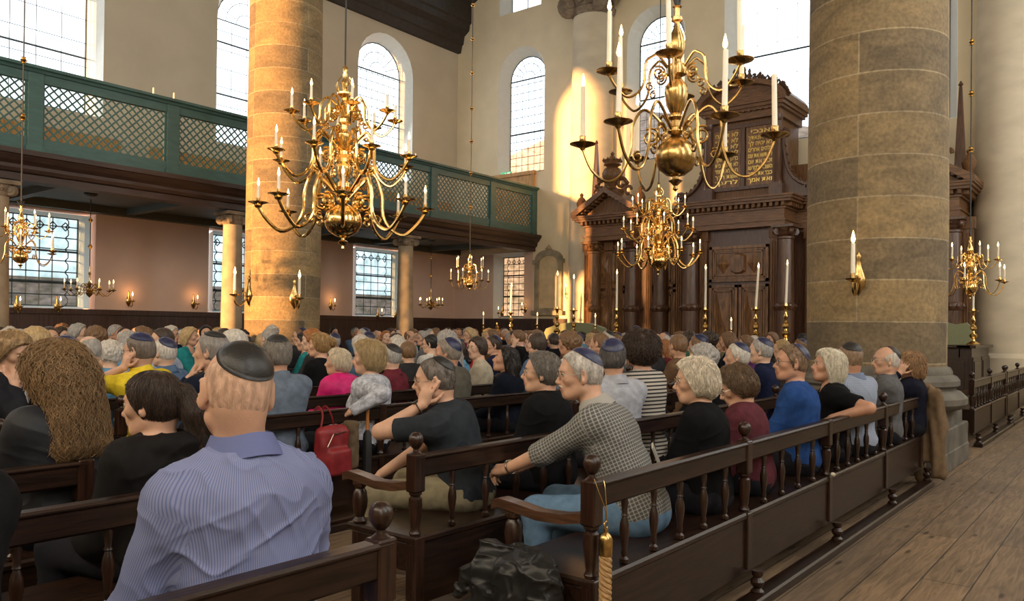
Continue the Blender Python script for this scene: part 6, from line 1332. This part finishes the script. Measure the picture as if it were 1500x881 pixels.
b = MB(); b.bbox((-.20, -.27, .62), (.20, -.24, .88)); b.obj('backrest', M['dark_wood'], t)
for sx in (-.2, .2):
    b = MB(); b.box((sx-.02, -.27, 0), (sx+.02, -.23, .9)); b.obj('leg', M['dark_wood'], t, smooth=0); b = MB(); b.box((sx-.02, .2, 0), (sx+.02, .24, .42)); b.obj('leg', M['dark_wood'], t, smooth=0)
# ================================================================ THINGS ON AND AROUND THE PEWS
def heap(name, label, cat, s, res, m, loc=(0, 0, 0)):
    vs, fs = polygonize(s, res); o = link(name, np_mesh(name, vs, fs, [m]), None, None, loc); tag(o, label, cat); return o
# coat draped over the end of the front pew
s = SDF(); s.box((8.20, 1.63, .56), (.045, .13, .36), None, .03, .02); s.rc((8.16, 1.50, .80), (8.17, 1.48, .12), .05, .055, .03); s.rc((8.24, 1.70, .80), (8.28, 1.66, .02+.03), .05, .045, .03); s.rc((8.10, 1.66, .90), (8.24, 1.62, .90), .06, .06, .03); s.rc((8.14, 1.52, .86), (8.22, 1.46, .55), .055, .05, .03); s.box((8.10, 1.74, .74), (.05, .05, .16), None, .03, .02)
s.disp = lambda p: .016*np.sin(p[:, 1]*60+np.sin(p[:, 2]*6)*1.5)*.6+.012*vnoise(p.astype(f4)*np.array([14, 20, 5], f4), 3)
heap('coat', 'crumpled tan coat hanging over the far end of the front pew by the column', 'coat', s, .009, cloth('tan coat', (.17, .115, .070)))
# dark rain jacket slumped over the end of the seat, under the armrest
s = SDF(); s.box((2.44, 1.90, .31), (.05, .17, .20), None, .045, .03); s.ell((2.49, 1.93, .475), (.10, .15, .055), None, .04); s.rc((2.46, 2.06, .50), (2.40, 2.17, .33), .055, .035, .05); s.rc((2.47, 1.78, .47), (2.42, 1.72, .16), .05, .06, .04); s.rc((2.44, 1.90, .46), (2.36, 1.93, .12), .05, .07, .05); s.rc((2.43, 2.04, .44), (2.39, 2.05, .14), .05, .05, .05); s.plane((0, 0, .02), (0, 0, -1))
_cd = cloth_disp(.030, 5); _ce = cloth_disp(.016, 8); s.disp = lambda p: _cd(p*.75)+_ce(p*1.5)
heap('rain_jacket', 'crumpled black rain jacket slumped under the armrest of the front pew', 'jacket', s, .0045, cloth('black nylon', (.012, .012, .012), rough=.36))
# red backpack, brown bag and umbrella on the back of the fourth pew
qb = P(485, 650, Y=ROW[3]-.10)
s = SDF(); s.box((qb.x, ROW[3]-.11, .56), (.13, .055, .17), None, .05, .02); s.box((qb.x+.02, ROW[3]-.17, .49), (.095, .03, .09), None, .028, .02); s.disp = lambda p: .008*vnoise(p.astype(f4)*np.array([20, 20, 12], f4), 6)
rb = heap('backpack', 'red backpack hanging from the pew rail beneath the blond woman', 'bag', s, .007, cloth('red nylon', (.20, .014, .018), rough=.5))
b = MB()
for sx in (-.06, .06): b.tube(crom([(qb.x+sx, ROW[3]-.06, .70), (qb.x+sx*.6, ROW[3]-.05, .80), (qb.x+sx*.5, ROW[3], .85), (qb.x+sx*.5, ROW[3]+.05, .82)], 5), .010, 5, flat=.4)
b.obj('strap', cloth('red nylon', (.20, .014, .018), rough=.5), rb); 
b = MB(); b.tube([(qb.x-.09, ROW[3]-.178, .60), (qb.x-.04, ROW[3]-.176, .68), (qb.x+.07, ROW[3]-.174, .69)], .004, 5); b.obj('zip', M['frame_metal'], rb)
qc = P(512, 655, Y=ROW[3]-.08); s = SDF(); s.box((qc.x, ROW[3]-.09, .58), (.05, .05, .17), None, .03, .02); s.disp = lambda p: .006*vnoise(p.astype(f4)*25, 6); heap('brown_bag', 'narrow brown bag hanging right of the red backpack', 'bag', s, .007, cloth('brown canvas', (.11, .075, .045)))
qu = P(538, 640, Y=ROW[3]-.09)
t = empty('umbrella', (qu.x, ROW[3]-.09, 0)); tag(t, 'folded black umbrella with curved wooden handle hooked on the pew rail', 'umbrella')
b = MB(); b.tube(crom([(0, .11, .80), (0, .10, .85), (0, .05, .875), (0, 0, .85), (0, 0, .78), (0, 0, .66)], 6), .012, 8); b.obj('handle', mat('orange wood handle', (.36, .14, .04), .35), t)
b = MB(); b.lathe([(.012, .67), (.03, .64), (.035, .5), (.028, .3), (.012, .14), (.006, .06)], n=10); b.obj('canopy', cloth('black umbrella cloth', (.012, .012, .013), rough=.6), t)
# booklet on the lap of the white-haired woman
q = P(964, 676, Y=2.2); t = empty('booklet', q, R(25)); tag(t, 'white booklet held upright on the lap of the white-haired woman in black', 'booklet')
b = MB(); M4 = Matrix.Rotation(R(-20), 4, 'X') @ Matrix.Rotation(R(-12), 4, 'Y'); b.box((-.045, -.004, -.03), (.045, .004, .10), M=M4); b.obj('pages', mat('paper', (.55, .53, .47), .8, var=.03), t, smooth=0)
b = MB(); b.box((-.047, -.006, -.031), (.047, -.0041, .101), M=M4); b.obj('cover', mat('booklet cover', (.48, .46, .40), .7, var=.05), t, smooth=0)
# rope barrier end hanging on the post
t = empty('barrier_rope', (2.545, 1.565, 0)); tag(t, 'tan twisted barrier rope with brass cap hanging on the front pew post', 'rope')
b = MB()
for k in range(3): b.tube([(.0135*math.cos(a+2.094*k), .0135*math.sin(a+2.094*k), .575-a*.0095) for a in np.linspace(0, 55, 230)], .0118, 7)
b.obj('twisted_cord', mat('tan rope', (.34, .20, .08), .7, var=.15, scale=60), t)
b = MB(); b.lathe([(.025, .565), (.026, .57), (.026, .625), (.020, .64), (.008, .65), (.008, .665)], n=18); b.obj('brass_cap', M['old_brass'], t)
b = MB(); b.tube([(.012*math.cos(a), 0, .675+.016*math.sin(a)) for a in np.linspace(0, 2*PI, 13)[:-1]], .003, 6, closed=True); b.tube(crom([(0, 0, .69), (.004, .0, .72), (.02, .02, .82), (.03, .04, .845)], 4), .0018, 5); b.tube(crom([(0, 0, .69), (-.004, .0, .73), (-.02, .02, .80), (-.022, .04, .845)], 4), .0018, 5); b.obj('hook_string', M['old_brass'], t)
b = MB(); b.tube([(.028*math.cos(a), .028*math.sin(a), .24) for a in np.linspace(0, 2*PI, 15)[:-1]], .003, 5, closed=True); b.obj('binding', M['iron'], t)
q = P(1221, 694, Y=ROW[0]-.05); s = SDF(); s.ell((0, 0, 0), (.02, .015, .013)); s.disp = lambda p: .003*vnoise(p*90, 3)
heap('crumpled_tissue', 'small crumpled white tissue caught on the front pew panel ledge', 'tissue', s, .003, mat('tissue', (.5, .46, .35), .9), (q.x, ROW[0]-.045, .475))
# ================================================================ THE CROWD
PAL = {'black': (.006, .006, .007), 'navy': (.010, .014, .04), 'teal': (.02, .20, .22), 'sky blue': (.10, .26, .42), 'pale pink': (.48, .30, .34), 'white': (.55, .54, .52), 'red': (.42, .02, .025), 'maroon': (.12, .02, .03), 'olive': (.12, .11, .06), 'grey': (.12, .12, .125), 'cream': (.48, .42, .32), 'denim blue': (.08, .13, .22), 'purple': (.14, .05, .18), 'brown': (.12, .07, .04), 'dark green': (.03, .09, .05), 'pale blue': (.30, .36, .46), 'orange': (.50, .17, .03), 'charcoal': (.025, .025, .028)}
HCOL = {'white': WHITE, 'grey': GREY, 'dark brown': DBR, 'black': BLK, 'blond': BLOND, 'brown': BROWN, 'auburn': RED_}
PALM = {k: cloth(k+' cloth', v) for k, v in PAL.items()}
TPL = {}
def tpl(key, **kw):
    base = dict(res=.0085, topmat=PALM['grey'], hairc=GREY, folds=.006, face=True)
    base.update(kw); t, _ = build_person((0, 0), 90, None, hz=1.22, **base); TPL[key] = t; t['fresh'] = 1; return t
tpl('man_ahead', head=(0, 2, 0), top='shirt', collar='shirt', hair='short', hthick=.009, kip='kip_navy', kipargs=dict(rad=.085, tilt=34, lift=.014), seed=51)
tpl('man_left', head=(34, 4, 4), top='jumper', collar='crew', hair='short', hthick=.010, kip='kip_navy', kipargs=dict(rad=.085, tilt=40, lift=.014), seed=52, lean=7, glasses='frame_dark')
tpl('man_right', head=(-30, 0, -3), top='jacket', hair='short', hthick=.008, kip='kip_black', kipargs=dict(rad=.078, tilt=30, lift=.014), seed=53, fat=1.12)
tpl('man_bald', head=(8, 8, 0), top='shirt', collar='shirt', hair='fringe', kip='kip_black', kipargs=dict(rad=.08, tilt=52, lift=.009), seed=54, fat=1.1, glasses='frame_metal')
tpl('man_chin', head=(14, 6, 6), top='shirt', sleeve='rolled', hair='short', hthick=.012, seed=55, lean=12, hands={-1: 'cheek', 1: (.1, .4, .6)}, elbow={-1: (-.5, .25, -.9)})
tpl('woman_bob', head=(6, 2, 0), fem=True, top='jumper', hair='bob', seed=56, f=.96)
tpl('woman_left', head=(36, 2, 3), fem=True, top='cardigan', hair='full', hthick=.022, seed=57, f=.96, glasses='frame_metal')
tpl('woman_long', head=(-22, 4, 0), fem=True, top='tee', sleeve='short', hair='long', hthick=.020, seed=58, f=.96)
tpl('woman_curly', head=(12, 8, -4), fem=True, top='blouse', hair='curly', hthick=.024, seed=59, f=.95, lean=8)
tpl('woman_short', head=(-6, 0, 2), fem=True, top='jacket', hair='short', hthick=.018, seed=60, f=.96)
HAIRM = {k: hair_mat(v) for k, v in HCOL.items()}
def setm(o, m):
    o.material_slots[0].link = 'OBJECT'; o.material_slots[0].material = m
def spawn(key, x, y, yaw, topc, hairc, kip, label, group, dz=0, sc_=1.0, skin=None, glasses=None):
    src = TPL[key]
    if src.get('fresh'): t = src; del src['fresh']; kids = KIDS[src.name]
    else: t = src.copy(); COL.objects.link(t); kids = []
    if not kids:
        for ch in KIDS[src.name]:
            if ch.name.split('.')[0] == 'kippah' and not kip: continue
            c = ch.copy(); COL.objects.link(c); c.parent = t; kids.append(c)
    else:
        if not kip:
            for c in kids:
                if c.name.split('.')[0] == 'kippah': pass
    t.location = (x, y, dz); t.rotation_euler = (0, 0, yaw-PI/2); t.scale = (1, 1, 1)
    for c in kids:
        n = c.name.split('.')[0]
        if n in ('shirt', 't_shirt', 'jacket', 'jumper', 'cardigan', 'blouse', 'polo_shirt', 'collar'): setm(c, PALM[topc])
        elif n in ('hair', 'eyebrows'): setm(c, HAIRM[hairc])
        elif n == 'kippah' and kip: setm(c, M['kip_black' if kip == 'black' else 'kip_navy'])
        elif n == 'body' and skin: setm(c, skin_mat(skin))
    tag(t, label, 'person', group); PEOPLE.append((x, y)); return t
WORD = {'man_ahead': ('man', 'short'), 'man_left': ('man', 'short'), 'man_right': ('man', 'short'), 'man_bald': ('balding man', 'fringe'), 'man_chin': ('hand-on-cheek man', 'short'), 'woman_bob': ('woman', 'bobbed'), 'woman_left': ('woman', 'wavy'), 'woman_long': ('woman', 'long'), 'woman_curly': ('woman', 'curly'), 'woman_short': ('woman', 'cropped')}
CLW = {'man_ahead': 'shirt', 'man_left': 'jumper', 'man_right': 'jacket', 'man_bald': 'shirt', 'man_chin': 'shirt', 'woman_bob': 'jumper', 'woman_left': 'cardigan', 'woman_long': 't-shirt', 'woman_curly': 'blouse', 'woman_short': 'jacket'}
DEPTH = ['second', 'second', 'third', 'fourth', 'fifth', 'sixth', 'seventh', 'eighth', 'ninth', 'tenth', 'eleventh', 'twelfth', 'thirteenth', 'last']
def project_x(x, y):
    v = Vector((x, y, 0)); d = v.dot(_f); return 750+F_PX*v.dot(_r)/d, d
def where(px):
    for lim, s_ in ((60, 'at the left edge'), (140, 'before the left low window'), (235, 'left of the yellow-shirted man'), (330, 'before the pinkish wall'), (365, 'below the slim grey column'), (465, 'below the big left column'), (525, 'under the large gilt chandelier'), (583, 'before the middle low window'), (612, 'below the sunlit slim column'), (660, 'under the crown light'), (725, 'under the small far chandelier'), (775, 'before the dark end window'), (832, 'before the round-topped board'), (890, 'before the green sofa'), (935, 'left end of the ark'), (1000, 'under the ark chandelier'), (1060, 'left of the ark doors'), (1130, 'before the ark doors'), (1190, 'right of the ark doors')):
        if px < lim: return s_
    return 'close to the right column'
USED = set()
def label_for(key, topc, hairc, kip, row, px):
    w_, h_ = WORD[key]; base = f'{w_}, {h_} {hairc} hair, {topc} {CLW[key]}'
    if key in ('man_bald',): base = f'balding man, {hairc} fringe, {topc} shirt'
    if kip: base += f', {kip} kippah'
    base += ', '+where(px)
    return base
# people that can be told one by one: px, crown px, row, kind, top, hair, kippah, turned
NAMED = [(245, 496, 5, 'man_ahead', 'denim blue', 'white', 'navy', 90), (672, 500, 5, 'man_ahead', 'sky blue', 'dark brown', None, 90), (700, 497, 6, 'woman_bob', 'red', 'blond', None, 110), (598, 501, 5, 'woman_short', 'charcoal', 'brown', None, 60), (575, 505, 4, 'man_ahead', 'maroon', 'grey', 'black', 90),
         (540, 487, 7, 'man_ahead', 'white', 'grey', 'navy', 70), (728, 492, 5, 'man_left', 'navy', 'dark brown', 'navy', 90), (783, 491, 5, 'woman_bob', 'cream', 'brown', 'navy', 90), (812, 489, 6, 'man_right', 'black', 'dark brown', 'black', 60), (838, 497, 4, 'woman_short', 'navy', 'auburn', 'navy', 90), (846, 488, 6, 'man_bald', 'pale blue', 'grey', 'navy', 60),
         (869, 489, 7, 'woman_curly', 'white', 'blond', None, 90), (932, 478, 6, 'man_ahead', 'grey', 'black', 'navy', 60), (950, 492, 3, 'man_right', 'charcoal', 'black', None, 60), (976, 498, 4, 'woman_long', 'maroon', 'auburn', None, 100), (963, 489, 6, 'man_bald', 'navy', 'white', None, 80), (1003, 492, 4, 'man_left', 'black', 'dark brown', None, 120),
         (1037, 505, 1, 'woman_curly', 'black', 'grey', 'navy', 80), (1083, 503, 1, 'man_ahead', 'black', 'white', 'navy', 90), (1117, 496, 1, 'man_ahead', 'navy', 'grey', 'navy', 80), (1060, 494, 4, 'woman_bob', 'olive', 'auburn', None, 80), (1147, 498, 2, 'woman_short', 'brown', 'blond', None, 85), (1176, 488, 3, 'man_right', 'charcoal', 'black', None, 60), (1094, 492, 3, 'woman_bob', 'purple', 'brown', None, 95),
         (130, 492, 5, 'man_bald', 'sky blue', 'grey', None, 60), (98, 494, 4, 'man_ahead', 'black', 'dark brown', 'navy', 80), (165, 500, 6, 'woman_curly', 'white', 'white', None, 80), (36, 482, 7, 'man_left', 'pale pink', 'grey', None, 110), (275, 480, 9, 'woman_bob', 'teal', 'blond', None, -60), (62, 478, 7, 'man_right', 'navy', 'dark brown', None, -70)]
random.seed(11)
def crowd_person(key, x, y, yaw, topc, hairc, kip, row, z=0):
    px, d = project_x(x, y); tries = 0; tops = list(PAL); 
    while True:
        lab = label_for(key, topc, hairc, kip, row, px)
        if lab not in USED: break
        tries += 1
        if tries < 40: topc = random.choice(tops)
        else: hairc = random.choice(list(HCOL)); topc = random.choice(tops)
        if tries > 200: break
    USED.add(lab); return spawn(key, x, y, yaw, topc, hairc, kip, lab, 'people seated in the crowd', dz=z, skin=random.choice((SK1, SK1, SK2, SK3, SK3)))
for px, crown, row, key, topc, hairc, kip, yw in NAMED:
    s_ = -1 if row >= 9 else 1; Yp = ROW[row]+.22*s_; q = P(px, crown, Y=Yp+.05*s_); z = q.z-(1.22+.125)
    if abs(z) > .16: z = math.copysign(.16, z)
    crowd_person(key, q.x, Yp, R(yw+(22 if yw > 0 else 0)), topc, hairc, kip, row, z)
men = ['man_ahead', 'man_left', 'man_right', 'man_bald', 'man_chin']; women = ['woman_bob', 'woman_left', 'woman_long', 'woman_curly', 'woman_short']
TOPW = ['black', 'navy', 'charcoal', 'grey', 'white', 'pale blue', 'denim blue', 'cream', 'olive', 'maroon', 'brown', 'teal', 'sky blue', 'pale pink', 'red', 'purple', 'dark green', 'orange']
TW = [8, 8, 6, 6, 6, 5, 4, 3, 2, 2, 3, 1.5, 2.5, 1.5, 1, 1, 1, .3]
def clear_of(x, y, r=.49): return all((x-a)**2+((y-c)*.8)**2 > r*r for a, c in PEOPLE)
for row in range(1, 14):
    s_ = -1 if row >= 9 else 1
    for blk, (a, c) in (('L', (-2.3, 1.4)), ('M', (2.85, 8.3)), ('R', (9.5, 15.0))):
        x = a+random.uniform(0, .3)
        while x < c:
            px, d = project_x(x, ROW[row]); ok = -25 < px < 1215
            if blk == 'L' and row < 3: ok = False
            if blk == 'L' and row == 3 and px < 160: ok = False
            if row == 2 and px < 1000: ok = False
            if row == 3 and px < 800: ok = False
            if row == 1 and (px < 940): ok = False
            if row == 3 and 560 < px < 620: ok = False
            if (x-CX)**2+(ROW[row]-2.35)**2 < 2.1 or (x-CX)**2+(ROW[row]-13.2)**2 < 2.1: ok = False
            if row >= 12 and 8.3 < x < 10.8: ok = False
            if ok and random.random() < .88 and clear_of(x, ROW[row]+.22*s_):
                man = random.random() < .55; key = random.choice(men if man else women)
                hairc = random.choices(list(HCOL), (3.5, 4.5, 4, 2, 4 if not man else .6, 5, 1.4 if not man else .3))[0]
                kip = (random.choice(('navy', 'navy', 'black')) if key not in ('man_chin',) and random.random() < .62 else None) if man else None
                yw = 90*s_+random.uniform(-20, 24)+(random.choice((0, 26, 38, 44)) if s_ > 0 else 0)
                crowd_person(key, x+random.uniform(-.05, .05), ROW[row]+(.22+random.uniform(-.03, .05))*s_, R(yw), random.choices(TOPW, TW)[0], hairc, kip, row, random.uniform(-.05, .06)*(1 if row < 9 else .8)+(.0 if row < 9 else .02))
            x += random.uniform(.50, .66)
for k, t_ in TPL.items():
    if t_.get('fresh'):
        for c in KIDS[t_.name]: bpy.data.objects.remove(c)
        bpy.data.objects.remove(t_)
print('PEOPLE', len(PEOPLE))
